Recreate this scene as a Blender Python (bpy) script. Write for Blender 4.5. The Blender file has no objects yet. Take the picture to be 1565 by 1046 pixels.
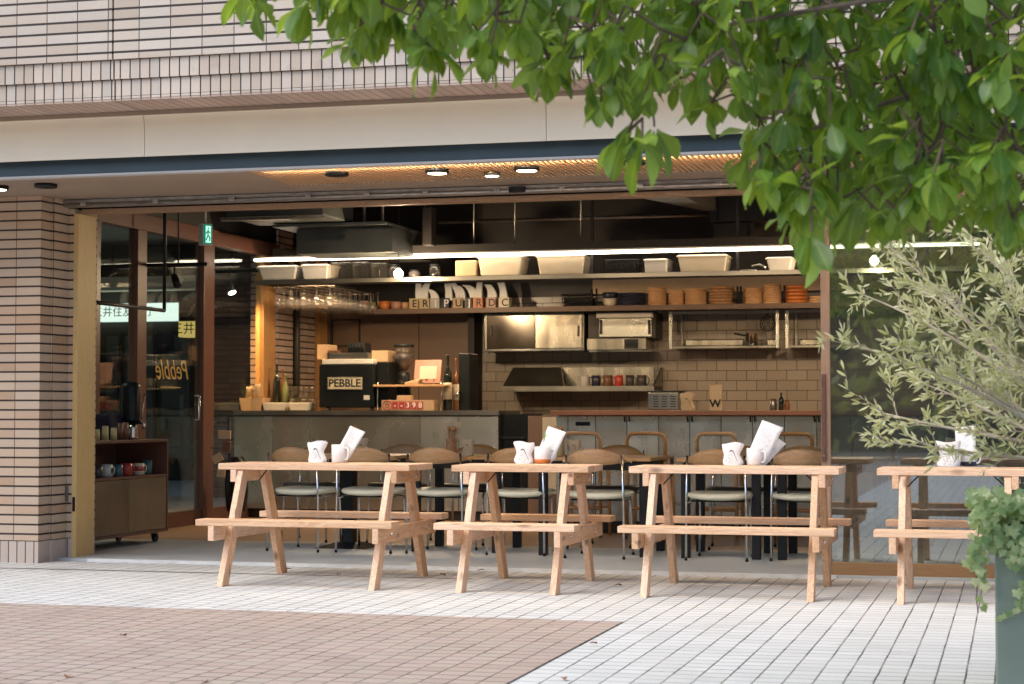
import bpy, bmesh, math, random
from mathutils import Vector, Matrix
R = math.radians
random.seed(7)
SC = bpy.context.scene
COL = SC.collection
# ------------------------------------------------------------------ camera calibration (photo 1565 x 1046)
F = 2850.0; H = 1.05; YAW = R(15.1); PIT = math.atan((630 - 523) / F)
_s, _c, _sp, _cp = math.sin(YAW), math.cos(YAW), math.sin(PIT), math.cos(PIT)
def ray(x, y):
    u = (x - 782.5) / F; v = (523 - y) / F
    fw = (-_s*_cp, _c*_cp, _sp); r = (_c, _s, 0); up = (_s*_sp, -_c*_sp, _cp)
    return Vector([fw[i] + u*r[i] + v*up[i] for i in range(3)])
O = Vector((0, 0, H))
def aY(x, y, Y): d = ray(x, y); return O + d*(Y/d.y)
def aX(x, y, X): d = ray(x, y); return O + d*(X/d.x)
def aZ(x, y, z=0.0): d = ray(x, y); return O + d*((z-H)/d.z)
def aD(x, y, D): return O + ray(x, y)*D
def wx(x, Y): return aY(x, 630, Y).x
def wz(x, y, Y): return aY(x, y, Y).z

# ------------------------------------------------------------------ mesh builder
WL = {}
class MB:
    def __init__(s): s.v = []; s.f = []; s.sm = []
    def add(s, vs, fs, smooth=False):
        b = len(s.v); s.v += [tuple(p) for p in vs]
        s.f += [[i + b for i in f] for f in fs]; s.sm += [smooth]*len(fs); return s
    def box(s, x0, x1, y0, y1, z0, z1):
        vs = [(x0,y0,z0),(x1,y0,z0),(x1,y1,z0),(x0,y1,z0),(x0,y0,z1),(x1,y0,z1),(x1,y1,z1),(x0,y1,z1)]
        return s.add(vs, [(3,2,1,0),(4,5,6,7),(0,1,5,4),(1,2,6,5),(2,3,7,6),(3,0,4,7)])
    def hexa(s, bot, top):
        return s.add(list(bot)+list(top), [(3,2,1,0),(4,5,6,7),(0,1,5,4),(1,2,6,5),(2,3,7,6),(3,0,4,7)])
    def beam(s, a, b, w, d, up=(0,0,1)):
        a = Vector(a); b = Vector(b); t = (b-a).normalized(); u = Vector(up)
        sx = t.cross(u).normalized(); sy = sx.cross(t).normalized()
        q = lambda p: [p - sx*w/2 - sy*d/2, p + sx*w/2 - sy*d/2, p + sx*w/2 + sy*d/2, p - sx*w/2 + sy*d/2]
        return s.hexa(q(a), q(b))
    def tube(s, pts, r, n=8, cap=True):
        pts = [Vector(p) for p in pts]; rs = r if isinstance(r, (list, tuple)) else [r]*len(pts)
        b = len(s.v); prev = None
        for i, p in enumerate(pts):
            t = ((pts[min(i+1, len(pts)-1)] - pts[max(i-1, 0)])).normalized()
            if prev is None:
                a = Vector((0,0,1)) if abs(t.z) < .9 else Vector((1,0,0)); nx = t.cross(a).normalized()
            else: nx = (prev - t*prev.dot(t)).normalized()
            prev = nx; ny = t.cross(nx)
            for k in range(n):
                g = 2*math.pi*k/n; s.v.append(tuple(p + (nx*math.cos(g) + ny*math.sin(g))*rs[i]))
        for i in range(len(pts)-1):
            for k in range(n):
                s.f.append([b+i*n+k, b+i*n+(k+1)%n, b+(i+1)*n+(k+1)%n, b+(i+1)*n+k]); s.sm.append(True)
        if cap:
            s.f.append([b+k for k in range(n)][::-1]); s.sm.append(False)
            s.f.append([b+(len(pts)-1)*n+k for k in range(n)]); s.sm.append(False)
        return s
    def lathe(s, prof, c=(0,0,0), n=20, sx=1, sy=1):
        b = len(s.v); c = Vector(c)
        for (r, z) in prof:
            for k in range(n):
                g = 2*math.pi*k/n; s.v.append((c.x + r*math.cos(g)*sx, c.y + r*math.sin(g)*sy, c.z + z))
        for i in range(len(prof)-1):
            for k in range(n):
                s.f.append([b+i*n+k, b+i*n+(k+1)%n, b+(i+1)*n+(k+1)%n, b+(i+1)*n+k]); s.sm.append(True)
        if prof[0][0] > 1e-4: s.f.append([b+k for k in range(n)][::-1]); s.sm.append(False)
        if prof[-1][0] > 1e-4:
            e = b+(len(prof)-1)*n; s.f.append([e+k for k in range(n)]); s.sm.append(False)
        return s
    def prism(s, poly, axis, a, b):
        n = len(poly)
        def P(q, h):
            return {'x': (h, q[0], q[1]), 'y': (q[0], h, q[1]), 'z': (q[0], q[1], h)}[axis]
        s.add([P(q, a) for q in poly] + [P(q, b) for q in poly],
              [list(range(n))[::-1], list(range(n, 2*n))] + [[i, (i+1) % n, n+(i+1) % n, n+i] for i in range(n)])
        return s
    def xf(s, M):
        s.v = [tuple(M @ Vector(p)) for p in s.v]; return s
    def build(s, name, m, parent=None, local=False, bevel=0, seg=2):
        me = bpy.data.meshes.new(name)
        off = Vector((0,0,0)) if (local or parent is None) else WL.get(parent.name, Vector((0,0,0)))
        me.from_pydata([tuple(Vector(p)-off) for p in s.v], [], s.f); me.update()
        bm = bmesh.new(); bm.from_mesh(me); bmesh.ops.recalc_face_normals(bm, faces=bm.faces) if bevel or len(s.f) < 4000 else None
        bm.to_mesh(me); bm.free()
        for p, q in zip(me.polygons, s.sm): p.use_smooth = q
        me.materials.append(m)
        o = bpy.data.objects.new(name, me); COL.objects.link(o)
        if parent is not None: o.parent = parent; WL[o.name] = off
        if bevel:
            md = o.modifiers.new('Bevel', 'BEVEL'); md.width = bevel; md.segments = seg; md.limit_method = 'ANGLE'; md.angle_limit = R(40)
        return o
def tag(o, label, cat, group=None, kind=None):
    if label: o['label'] = label
    if cat: o['category'] = cat
    if group: o['group'] = group
    if kind: o['kind'] = kind
    return o
def T(name, label, cat, loc, group=None, rz=0):
    o = bpy.data.objects.new(name, None); COL.objects.link(o); o.empty_display_size = .1
    o.location = loc; o.rotation_euler = (0, 0, rz); WL[o.name] = Vector(loc)
    return tag(o, label, cat, group)
def S(name, mb, m, label=None, bevel=0):
    o = mb.build(name, m, bevel=bevel); o['kind'] = 'structure'
    if label: o['label'] = label
    return o
def dup(root, loc, rz, label, group=None):
    r = root.copy(); COL.objects.link(r); r.location = loc; r.rotation_euler = (0, 0, rz); r['label'] = label
    if group: r['group'] = group
    def rec(a, b):
        for ch in list(a.children):
            c = ch.copy(); COL.objects.link(c); c.parent = b; rec(ch, c)
    rec(root, r); return r
def text(s, name, m, parent, pos, size, rot=(R(90),0,0), ext=.0008, ax='CENTER', shear=0, bold=0):
    cu = bpy.data.curves.new(name, 'FONT'); cu.body = s; cu.size = size; cu.align_x = ax; cu.align_y = 'CENTER'; cu.extrude = ext; cu.shear = shear
    if bold: cu.offset = bold
    cu.materials.append(m); tmp = bpy.data.objects.new('tmp', cu); COL.objects.link(tmp); dg = bpy.context.evaluated_depsgraph_get()
    me = bpy.data.meshes.new_from_object(tmp.evaluated_get(dg), depsgraph=dg); me.name = name; bpy.data.objects.remove(tmp); bpy.data.curves.remove(cu)
    o = bpy.data.objects.new(name, me); COL.objects.link(o)
    if not me.materials: me.materials.append(m)
    off = WL.get(parent.name, Vector((0,0,0))) if parent else Vector((0,0,0))
    o.parent = parent; o.location = Vector(pos) - off; o.rotation_euler = rot
    return o

# ------------------------------------------------------------------ materials
def newmat(name):
    m = bpy.data.materials.new(name); m.use_nodes = True; nt = m.node_tree; nt.nodes.clear()
    out = nt.nodes.new('ShaderNodeOutputMaterial'); return m, nt, out
def N(nt, t, **kw):
    n = nt.nodes.new(t)
    for k, v in kw.items():
        if hasattr(n, k) and k not in n.inputs: setattr(n, k, v)
        else: n.inputs[k].default_value = v
    return n
def L(nt, a, b): nt.links.new(a, b)
def MATH(nt, op, a, b=None, c=None, clamp=False):
    n = nt.nodes.new('ShaderNodeMath'); n.operation = op; n.use_clamp = clamp
    for i, q in enumerate((a, b, c)):
        if q is None: continue
        if isinstance(q, (int, float)): n.inputs[i].default_value = q
        else: nt.links.new(q, n.inputs[i])
    return n.outputs[0]
def MIX(nt, f, a, b, mode='MIX'):
    n = nt.nodes.new('ShaderNodeMix'); n.data_type = 'RGBA'; n.blend_type = mode
    for i, q in ((0, f), (6, a), (7, b)):
        if isinstance(q, (int, float)): n.inputs[i].default_value = q
        elif isinstance(q, (tuple, list)): n.inputs[i].default_value = (*q, 1) if len(q) == 3 else q
        else: nt.links.new(q, n.inputs[i])
    return n.outputs[2]
def coords(nt, rnd=True):
    tc = nt.nodes.new('ShaderNodeTexCoord'); o = tc.outputs['Object']
    if rnd:
        oi = nt.nodes.new('ShaderNodeObjectInfo'); ad = nt.nodes.new('ShaderNodeVectorMath'); ad.operation = 'ADD'
        sc = nt.nodes.new('ShaderNodeVectorMath'); sc.operation = 'SCALE'; sc.inputs[0].default_value = (17.3, 31.1, 23.7)
        L(nt, oi.outputs['Random'], sc.inputs['Scale']); L(nt, o, ad.inputs[0]); L(nt, sc.outputs[0], ad.inputs[1]); o = ad.outputs[0]
    return o
def bsdf(nt, out, rough=.5, metal=0, spec=.5, coat=0):
    b = N(nt, 'ShaderNodeBsdfPrincipled'); b.inputs['Roughness'].default_value = rough; b.inputs['Metallic'].default_value = metal
    b.inputs['Specular IOR Level'].default_value = spec; b.inputs['Coat Weight'].default_value = coat
    L(nt, b.outputs[0], out.inputs[0]); return b
def mat(name, col, rough=.5, metal=0, var=.15, scale=6, bump=0, bs=120, spec=.5, coat=0, stretch=None):
    m, nt, out = newmat(name); b = bsdf(nt, out, rough, metal, spec, coat); co = coords(nt)
    if stretch:
        mp = N(nt, 'ShaderNodeMapping'); mp.inputs['Scale'].default_value = stretch; L(nt, co, mp.inputs['Vector']); co = mp.outputs[0]
    nz = N(nt, 'ShaderNodeTexNoise', Scale=scale, Detail=5); L(nt, co, nz.inputs['Vector'])
    f = N(nt, 'ShaderNodeMapRange'); f.inputs[1].default_value = .3; f.inputs[2].default_value = .7; L(nt, nz.outputs[0], f.inputs[0])
    c0 = [max(0, x*(1-var)) for x in col]; c1 = [min(1, x*(1+var)) for x in col]
    L(nt, MIX(nt, f.outputs[0], c0, c1), b.inputs['Base Color'])
    L(nt, MATH(nt, 'MULTIPLY_ADD', nz.outputs[0], .25, rough-.125, True), b.inputs['Roughness'])
    if bump:
        n2 = N(nt, 'ShaderNodeTexNoise', Scale=bs, Detail=3); L(nt, co, n2.inputs['Vector'])
        bp = N(nt, 'ShaderNodeBump', Strength=bump, Distance=.004); L(nt, n2.outputs[0], bp.inputs['Height']); L(nt, bp.outputs[0], b.inputs['Normal'])
    return m
def wood(name, c0, c1, axis='x', rough=.55, knots=True, fine=1.0, dark=(.12,.05,.025)):
    m, nt, out = newmat(name); b = bsdf(nt, out, rough); co = coords(nt)
    st = {'x': (1.2,14,14), 'y': (14,1.2,14), 'z': (14,14,1.2)}[axis]
    mp = N(nt, 'ShaderNodeMapping'); mp.inputs['Scale'].default_value = [q*fine for q in st]; L(nt, co, mp.inputs['Vector'])
    n1 = N(nt, 'ShaderNodeTexNoise', Scale=1.6, Detail=6, Roughness=.6, Distortion=.8); L(nt, mp.outputs[0], n1.inputs['Vector'])
    wv = MATH(nt, 'FRACT', MATH(nt, 'MULTIPLY', n1.outputs[0], 7.0))
    wv = MATH(nt, 'MULTIPLY', MATH(nt, 'ABSOLUTE', MATH(nt, 'SUBTRACT', wv, .5)), 2.0)
    n2 = N(nt, 'ShaderNodeTexNoise', Scale=9, Detail=4); L(nt, mp.outputs[0], n2.inputs['Vector'])
    f = MATH(nt, 'ADD', MATH(nt, 'MULTIPLY', wv, .55), MATH(nt, 'MULTIPLY', n2.outputs[0], .5), None, True)
    col = MIX(nt, f, c1, c0)
    if knots:
        st2 = {'x': (3.2,9,9), 'y': (9,3.2,9), 'z': (9,9,3.2)}[axis]
        mp2 = N(nt, 'ShaderNodeMapping'); mp2.inputs['Scale'].default_value = st2; L(nt, co, mp2.inputs['Vector'])
        vo = N(nt, 'ShaderNodeTexVoronoi', Scale=1.0); L(nt, mp2.outputs[0], vo.inputs['Vector'])
        k = N(nt, 'ShaderNodeMapRange'); k.inputs[1].default_value = .20; k.inputs[2].default_value = .08; L(nt, vo.outputs['Distance'], k.inputs[0])
        col = MIX(nt, MATH(nt, 'MULTIPLY', k.outputs[0], .75), col, dark)
    oi = N(nt, 'ShaderNodeObjectInfo'); tv = N(nt, 'ShaderNodeHueSaturation'); L(nt, MATH(nt, 'MULTIPLY_ADD', oi.outputs['Random'], .30, .84), tv.inputs['Value']); L(nt, MATH(nt, 'MULTIPLY_ADD', oi.outputs['Random'], -.25, 1.12), tv.inputs['Saturation']); L(nt, col, tv.inputs['Color']); col = tv.outputs[0]
    L(nt, col, b.inputs['Base Color'])
    bp = N(nt, 'ShaderNodeBump', Strength=.25, Distance=.002); L(nt, n2.outputs[0], bp.inputs['Height']); L(nt, bp.outputs[0], b.inputs['Normal'])
    return m
def grid(name, ax, w, h, jw, jh, cols, joint, offset=0.0, rough=.7, depth=.006, u0=0, v0=0, grain=.12, spec=.4, wear=0, stain=None, wob=0):
    """rectangular units w x h laid on the plane of axes ax, joints jw (between columns) and jh (between rows)"""
    m, nt, out = newmat(name); b = bsdf(nt, out, rough, 0, spec); tc = N(nt, 'ShaderNodeTexCoord')
    sp = N(nt, 'ShaderNodeSeparateXYZ'); L(nt, tc.outputs['Object'], sp.inputs[0])
    A = {'x': sp.outputs[0], 'y': sp.outputs[1], 'z': sp.outputs[2]}
    au, av = A[ax[0]], A[ax[1]]
    if wob:
        nw = N(nt, 'ShaderNodeTexNoise', Scale=26, Detail=1); L(nt, tc.outputs['Object'], nw.inputs['Vector'])
        au = MATH(nt, 'MULTIPLY_ADD', nw.outputs[0], wob, au); nw2 = N(nt, 'ShaderNodeTexNoise', Scale=5, Detail=2); L(nt, tc.outputs['Object'], nw2.inputs['Vector']); av = MATH(nt, 'MULTIPLY_ADD', nw2.outputs[0], wob*1.6, av)
    v = MATH(nt, 'DIVIDE', MATH(nt, 'SUBTRACT', av, v0), h); row = MATH(nt, 'FLOOR', v)
    u = MATH(nt, 'DIVIDE', MATH(nt, 'SUBTRACT', au, u0), w)
    if wob:
        rw = N(nt, 'ShaderNodeTexWhiteNoise'); rw.noise_dimensions = '1D'; L(nt, row, rw.inputs['W']); u = MATH(nt, 'ADD', rw.outputs['Value'], u)
    elif offset: u = MATH(nt, 'MULTIPLY_ADD', MATH(nt, 'MODULO', row, 2.0), offset, u)
    cu = MATH(nt, 'FLOOR', u); fu = MATH(nt, 'FRACT', u); fv = MATH(nt, 'FRACT', v)
    du = MATH(nt, 'MULTIPLY', MATH(nt, 'SUBTRACT', .5, MATH(nt, 'ABSOLUTE', MATH(nt, 'SUBTRACT', fu, .5))), w)
    dv = MATH(nt, 'MULTIPLY', MATH(nt, 'SUBTRACT', .5, MATH(nt, 'ABSOLUTE', MATH(nt, 'SUBTRACT', fv, .5))), h)
    su = N(nt, 'ShaderNodeMapRange'); su.inputs[1].default_value = jw*.35; su.inputs[2].default_value = jw*.65; L(nt, du, su.inputs[0])
    sv = N(nt, 'ShaderNodeMapRange'); sv.inputs[1].default_value = jh*.35; sv.inputs[2].default_value = jh*.65; L(nt, dv, sv.inputs[0])
    face = MATH(nt, 'MULTIPLY', su.outputs[0], sv.outputs[0])
    cb = N(nt, 'ShaderNodeCombineXYZ'); L(nt, cu, cb.inputs[0]); L(nt, row, cb.inputs[1])
    wn = N(nt, 'ShaderNodeTexWhiteNoise'); L(nt, cb.outputs[0], wn.inputs['Vector'])
    rp = N(nt, 'ShaderNodeValToRGB'); L(nt, wn.outputs['Value'], rp.inputs[0]); el = rp.color_ramp.elements
    while len(el) < len(cols): el.new(.5)
    for i, c in enumerate(cols): el[i].position = i/(len(cols)-1); el[i].color = (*c, 1)
    nz = N(nt, 'ShaderNodeTexNoise', Scale=160, Detail=3); L(nt, tc.outputs['Object'], nz.inputs['Vector'])
    n3 = N(nt, 'ShaderNodeTexNoise', Scale=1.3, Detail=4); L(nt, tc.outputs['Object'], n3.inputs['Vector'])
    g = MATH(nt, 'ADD', MATH(nt, 'MULTIPLY_ADD', nz.outputs[0], grain*2, 1-grain), MATH(nt, 'MULTIPLY_ADD', n3.outputs[0], wear*2, -wear))
    gc = N(nt, 'ShaderNodeCombineXYZ')
    for i in range(3): L(nt, g, gc.inputs[i])
    col = MIX(nt, 1.0, rp.outputs[0], gc.outputs[0], 'MULTIPLY')
    if stain:
        ns = N(nt, 'ShaderNodeTexNoise', Scale=stain[0], Detail=6, Roughness=.65); L(nt, tc.outputs['Object'], ns.inputs['Vector'])
        ks = N(nt, 'ShaderNodeMapRange'); ks.inputs[1].default_value = .56; ks.inputs[2].default_value = .72; L(nt, ns.outputs[0], ks.inputs[0])
        col = MIX(nt, MATH(nt, 'MULTIPLY', ks.outputs[0], stain[1]), col, stain[2])
    if wob:
        vg = N(nt, 'ShaderNodeTexVoronoi', Scale=2.3); L(nt, tc.outputs['Object'], vg.inputs['Vector']); kg = N(nt, 'ShaderNodeMapRange'); kg.inputs[1].default_value = .055; kg.inputs[2].default_value = .03; L(nt, vg.outputs['Distance'], kg.inputs[0])
        col = MIX(nt, MATH(nt, 'MULTIPLY', kg.outputs[0], .5), col, (.16,.14,.125))
        nj = N(nt, 'ShaderNodeTexNoise', Scale=3.1, Detail=5); L(nt, tc.outputs['Object'], nj.inputs['Vector'])
        kj = N(nt, 'ShaderNodeMapRange'); kj.inputs[1].default_value = .38; kj.inputs[2].default_value = .62; L(nt, nj.outputs[0], kj.inputs[0])
        joint = MIX(nt, kj.outputs[0], [q*.45 for q in joint], [q*2.1 for q in joint])
    L(nt, MIX(nt, face, joint, col), b.inputs['Base Color'])
    bp = N(nt, 'ShaderNodeBump', Strength=.9, Distance=depth)
    L(nt, MATH(nt, 'MULTIPLY_ADD', nz.outputs[0], .12, face), bp.inputs['Height']); L(nt, bp.outputs[0], b.inputs['Normal'])
    return m
def glass(name, tint=(.92,.95,.94), rough=.01, f0=.04, top=1.0, pale_mix=0):
    m, nt, out = newmat(name); tr = N(nt, 'ShaderNodeBsdfTransparent'); tr.inputs[0].default_value = (*tint, 1); base = tr.outputs[0]
    if pale_mix:
        df = N(nt, 'ShaderNodeBsdfTranslucent'); df.inputs[0].default_value = (.9,.85,.8,1); d2 = N(nt, 'ShaderNodeBsdfDiffuse'); d2.inputs[0].default_value = (.9,.85,.8,1); ad = N(nt, 'ShaderNodeMixShader'); L(nt, df.outputs[0], ad.inputs[1]); L(nt, d2.outputs[0], ad.inputs[2]); m2 = N(nt, 'ShaderNodeMixShader'); m2.inputs[0].default_value = pale_mix; L(nt, base, m2.inputs[1]); L(nt, ad.outputs[0], m2.inputs[2]); base = m2.outputs[0]
    gl = N(nt, 'ShaderNodeBsdfGlossy'); gl.inputs['Roughness'].default_value = rough
    lw = N(nt, 'ShaderNodeLayerWeight', Blend=.5); mx = N(nt, 'ShaderNodeMixShader')
    L(nt, MATH(nt, 'MULTIPLY_ADD', MATH(nt, 'POWER', lw.outputs['Facing'], 4.0), top-f0, f0, True), mx.inputs[0])
    L(nt, base, mx.inputs[1]); L(nt, gl.outputs[0], mx.inputs[2]); L(nt, mx.outputs[0], out.inputs[0]); return m
def emit(name, col, s):
    m, nt, out = newmat(name); e = N(nt, 'ShaderNodeEmission', Strength=s); e.inputs[0].default_value = (*col, 1); L(nt, e.outputs[0], out.inputs[0]); return m
def leafmat(name, c0, c1, c2, trans=.45, rough=.42, under=None):
    m, nt, out = newmat(name); geo = N(nt, 'ShaderNodeNewGeometry')
    rp = N(nt, 'ShaderNodeValToRGB'); L(nt, geo.outputs['Random Per Island'], rp.inputs[0]); el = rp.color_ramp.elements; el.new(.5)
    for i, (p, c) in enumerate(((0, c0), (.68, c1), (1, c2))): el[i].position = p; el[i].color = (*c, 1)
    nz = N(nt, 'ShaderNodeTexNoise', Scale=35, Detail=3); tc = N(nt, 'ShaderNodeTexCoord'); L(nt, tc.outputs['Object'], nz.inputs['Vector'])
    col = MIX(nt, MATH(nt, 'MULTIPLY', nz.outputs[0], .5), rp.outputs[0], c1)
    at = N(nt, 'ShaderNodeAttribute', attribute_name='vein'); col = MIX(nt, MATH(nt, 'MULTIPLY', MATH(nt, 'POWER', at.outputs['Fac'], 9.0), .55), col, c2)
    if under: col = MIX(nt, geo.outputs['Backfacing'], col, under)
    b = N(nt, 'ShaderNodeBsdfPrincipled'); b.inputs['Roughness'].default_value = rough; L(nt, col, b.inputs['Base Color'])
    t = N(nt, 'ShaderNodeBsdfTranslucent'); L(nt, MIX(nt, .5, col, (min(1,c2[0]*2.2), min(1,c2[1]*2.0), c2[2]*.6)), t.inputs[0])
    mx = N(nt, 'ShaderNodeMixShader'); mx.inputs[0].default_value = trans
    L(nt, b.outputs[0], mx.inputs[1]); L(nt, t.outputs[0], mx.inputs[2]); L(nt, mx.outputs[0], out.inputs[0]); return m
M = {}
TILE = [(.46,.35,.29),(.52,.41,.35),(.57,.47,.41),(.50,.44,.41),(.60,.50,.45)]
M['tile_up'] = grid('pale_facing_tile', 'xz', .2045, .0655, .0045, .0125, [(.42,.34,.265),(.47,.385,.31),(.52,.44,.36),(.47,.41,.35),(.55,.475,.405)], (.03,.022,.02), u0=.09, wear=.10, stain=(.8,.35,(.42,.36,.33)))
M['soldier'] = grid('pale_soldier_tile', 'xz', .0645, .30, .007, .002, [(.42,.345,.275),(.49,.40,.325),(.54,.455,.38),(.445,.39,.33)], (.03,.022,.02), v0=-.05, wear=.12, stain=(2.2,.5,(.2,.16,.14)))
M['soffit_tile'] = grid('soffit_tile', 'xy', .0645, .6, .004, .001, [(.42,.31,.25),(.5,.38,.31)], (.12,.08,.06), wear=.06)
M['tile_px'] = grid('pillar_tile', 'xz', .205, .0665, .004, .0115, [(.45,.30,.195),(.51,.355,.245),(.53,.395,.285),(.49,.375,.28),(.55,.415,.305)], (.03,.02,.017), u0=.02, wear=.08)
M['tile_py'] = grid('pillar_side_tile', 'yz', .205, .0665, .003, .0115, [(.40,.28,.22),(.46,.34,.28),(.48,.38,.33)], (.03,.02,.017), wear=.08)
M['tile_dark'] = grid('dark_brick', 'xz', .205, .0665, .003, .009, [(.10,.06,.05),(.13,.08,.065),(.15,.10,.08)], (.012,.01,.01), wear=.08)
M['tile_ps'] = grid('pillar_soldier_tile', 'xz', .066, .5, .006, .001, [(.46,.37,.31),(.52,.43,.37),(.55,.47,.42)], (.04,.03,.025), v0=-.2, wear=.08)
M['subway'] = grid('brown_subway_tile', 'xz', .2065, .104, .005, .005, [(.235,.195,.155),(.255,.215,.175),(.27,.23,.19)], (.025,.018,.014), offset=.5, rough=.28, depth=.002, grain=.03, v0=1.063-.104*11, wear=.06)
M['paver'] = grid('white_paver', 'yx', .1135, .1135, .0085, .0068, [(.53,.53,.51),(.565,.565,.545),(.595,.595,.575)], (.15,.14,.125), offset=.5, rough=.85, depth=.004, grain=.14, wear=.10, stain=(1.1,.35,(.36,.34,.31)), v0=-1.9, wob=.004)
M['paver_red'] = grid('reddish_paver', 'yx', .1135, .1135, .0095, .006, [(.37,.285,.235),(.40,.31,.255),(.42,.33,.28),(.40,.33,.265),(.385,.305,.26)], (.11,.09,.08), offset=.5, rough=.85, depth=.004, grain=.12, wear=.08, stain=(1.4,.3,(.30,.22,.19)), v0=-1.9, wob=.004)
M['concrete'] = mat('smooth_concrete', (.42,.44,.44), .5, var=.12, scale=2.5, bump=.08)
M['kerb'] = mat('threshold_edge', (.6,.6,.58), .7, var=.12, scale=10)
M['woodfloor'] = wood('brown_floor_board', (.28,.15,.075), (.36,.2,.1), 'x', .45, False)
for a in 'xyz':
    M['cedar_'+a] = wood('pink_cedar_'+a, (.54,.305,.165), (.82,.57,.385), a, .6)
    M['oak_'+a] = wood('oak_'+a, (.42,.215,.08), (.60,.335,.14), a, .4, False)
    M['dark_'+a] = wood('red_brown_wood_'+a, (.095,.037,.024), (.15,.06,.037), a, .4, False)
M['post'] = wood('yellow_pine_post', (.60,.40,.15), (.72,.50,.22), 'z', .45, False)
M['doorwood'] = wood('door_wood', (.30,.17,.09), (.38,.23,.13), 'z', .45, False)
M['railwood'] = wood('door_rail_wood', (.28,.165,.085), (.36,.22,.12), 'x', .45, False)
M['fascia'] = mat('fascia_panel', (.86,.75,.58), .45, var=.03, scale=1.5)
M['beam'] = mat('blue_grey_steel', (.035,.06,.075), .45, var=.2, scale=3)
M['white_edge'] = mat('white_edge', (.5,.48,.46), .5, var=.05)
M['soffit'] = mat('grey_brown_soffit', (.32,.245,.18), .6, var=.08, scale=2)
M['slat'] = wood('pale_slat', (.48,.31,.17), (.62,.42,.24), 'y', .5, False)
M['galv'] = mat('galvanised', (.42,.40,.37), .38, .8, var=.3, scale=9, stretch=(2,9,9))
M['black'] = mat('black_metal', (.012,.012,.013), .45, var=.3, spec=.3)
M['blackp'] = mat('black_plastic', (.010,.012,.013), .35, var=.25, spec=.22)
M['mirror_d'] = mat('dark_mirror_steel', (.22,.19,.16), .12, 1, var=.2, scale=2)  # dark tone stands in for the dim room mirrored in the left door
M['chrome'] = mat('chrome', (.68,.67,.65), .16, 1, var=.05)
M['steel'] = mat('brushed_steel', (.60,.60,.52), .26, .88, var=.09, scale=2.2, stretch=(1.5,6,.8))
M['steel_d'] = mat('dull_steel', (.24,.23,.20), .34, .9, var=.2, scale=3)
M['hoodsteel'] = mat('warm_steel', (.42,.385,.31), .25, 1, var=.2, scale=3, stretch=(3,3,.6))
M['white'] = mat('white_ceramic', (.80,.79,.77), .3, var=.04, coat=.3)
M['paper'] = mat('white_paper', (.82,.81,.79), .8, var=.04)
M['tanpaper'] = mat('tan_paper', (.55,.42,.26), .8, var=.08)
M['kraft'] = mat('kraft', (.48,.32,.19), .8, var=.08)
M['cream'] = mat('cream_plastic', (.62,.53,.40), .45, var=.08)
M['binwhite'] = mat('white_plastic_bin', (.62,.58,.53), .45, var=.06)
M['seat'] = mat('cream_vinyl', (.80,.74,.54), .45, var=.05)
M['seat_dark'] = mat('dark_vinyl', (.09,.075,.06), .5, var=.1)
M['terracotta'] = mat('tan_pottery', (.62,.36,.18), .5, var=.1, scale=20)
M['rattan'] = mat('rattan', (.42,.22,.10), .6, var=.4, scale=60)
M['navy'] = mat('navy_ceramic', (.02,.022,.045), .3, var=.2)
M['redmug'] = mat('red_enamel', (.38,.04,.03), .35, var=.1)
M['teal'] = mat('teal_enamel', (.05,.12,.13), .35, var=.1)
M['greymug'] = mat('grey_mug', (.45,.43,.40), .4, var=.1)
M['brownmug'] = mat('brown_mug', (.16,.07,.04), .4, var=.2)
M['darkmug'] = mat('dark_mug', (.05,.04,.04), .4, var=.2)
M['orange'] = mat('orange_bowl', (.55,.17,.04), .4, var=.15)
M['olive_c'] = mat('olive_bowl', (.22,.2,.06), .4, var=.15)
M['pinkc'] = mat('pink_bowl', (.45,.24,.18), .4, var=.15)
M['candle'] = mat('yellow_cup', (.55,.47,.22), .5, var=.08)
M['bottle'] = mat('dark_bottle', (.012,.016,.012), .08, var=.2, coat=.5)
M['bottleg'] = mat('green_bottle', (.16,.18,.08), .12, var=.2, coat=.5)
M['amber'] = mat('amber_bottle', (.2,.08,.03), .12, var=.2, coat=.5)
M['inner'] = mat('dark_interior', (.018,.014,.012), .7, var=.3, scale=1.5)
M['panelwall'] = mat('brown_panel_wall', (.16,.10,.07), .5, var=.1, scale=1.2)
M['duct'] = mat('grey_duct', (.10,.112,.108), .5, .3, var=.2, scale=3)
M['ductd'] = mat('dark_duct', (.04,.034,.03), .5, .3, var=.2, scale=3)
M['glass_l'] = glass('partition_glass', (.86,.92,.88), .01, .03, .6)
M['glass_r'] = glass('door_glass', (.56,.64,.60), .02, .28, 1.0, .05)
M['clear'] = glass('clear_glass', (.95,.94,.92), .04, .06, .9, .02)
M['wine'] = glass('wine_glass', (.985,.97,.95), .03, .16, 1.0, .09)  # pale diffuse share stands in for glints on the clear glasses
M['led'] = emit('led_tube', (1,.84,.64), 6)
M['cove'] = emit('cove_led', (1,.90,.68), 85)
M['under'] = emit('under_shelf_led', (1,.64,.33), 62)
M['bulb'] = emit('bulb', (1,.82,.58), 30)
M['lens'] = emit('downlight_lens', (1,.82,.6), 6)
M['spotlens'] = emit('spot_lens', (1,.92,.8), 8)
M['exit_e'] = emit('exit_panel', (.55,1,.8), .6)
M['exit_g'] = emit('exit_green', (.0,.32,.16), .35)
M['exit_f'] = emit('exit_figure', (.0,.25,.12), .5)
M['sign_e'] = emit('bank_sign', (.82,.92,.86), .75)
M['sign_y'] = emit('bank_sign_yellow', (.75,.52,.16), .5)
M['ink'] = mat('black_ink', (.02,.02,.02), .6, var=.1)
M['inkg'] = mat('dark_green_ink', (.01,.035,.025), .6, var=.1)
M['wht_ink'] = mat('white_ink', (.8,.8,.78), .6, var=.02)
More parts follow.
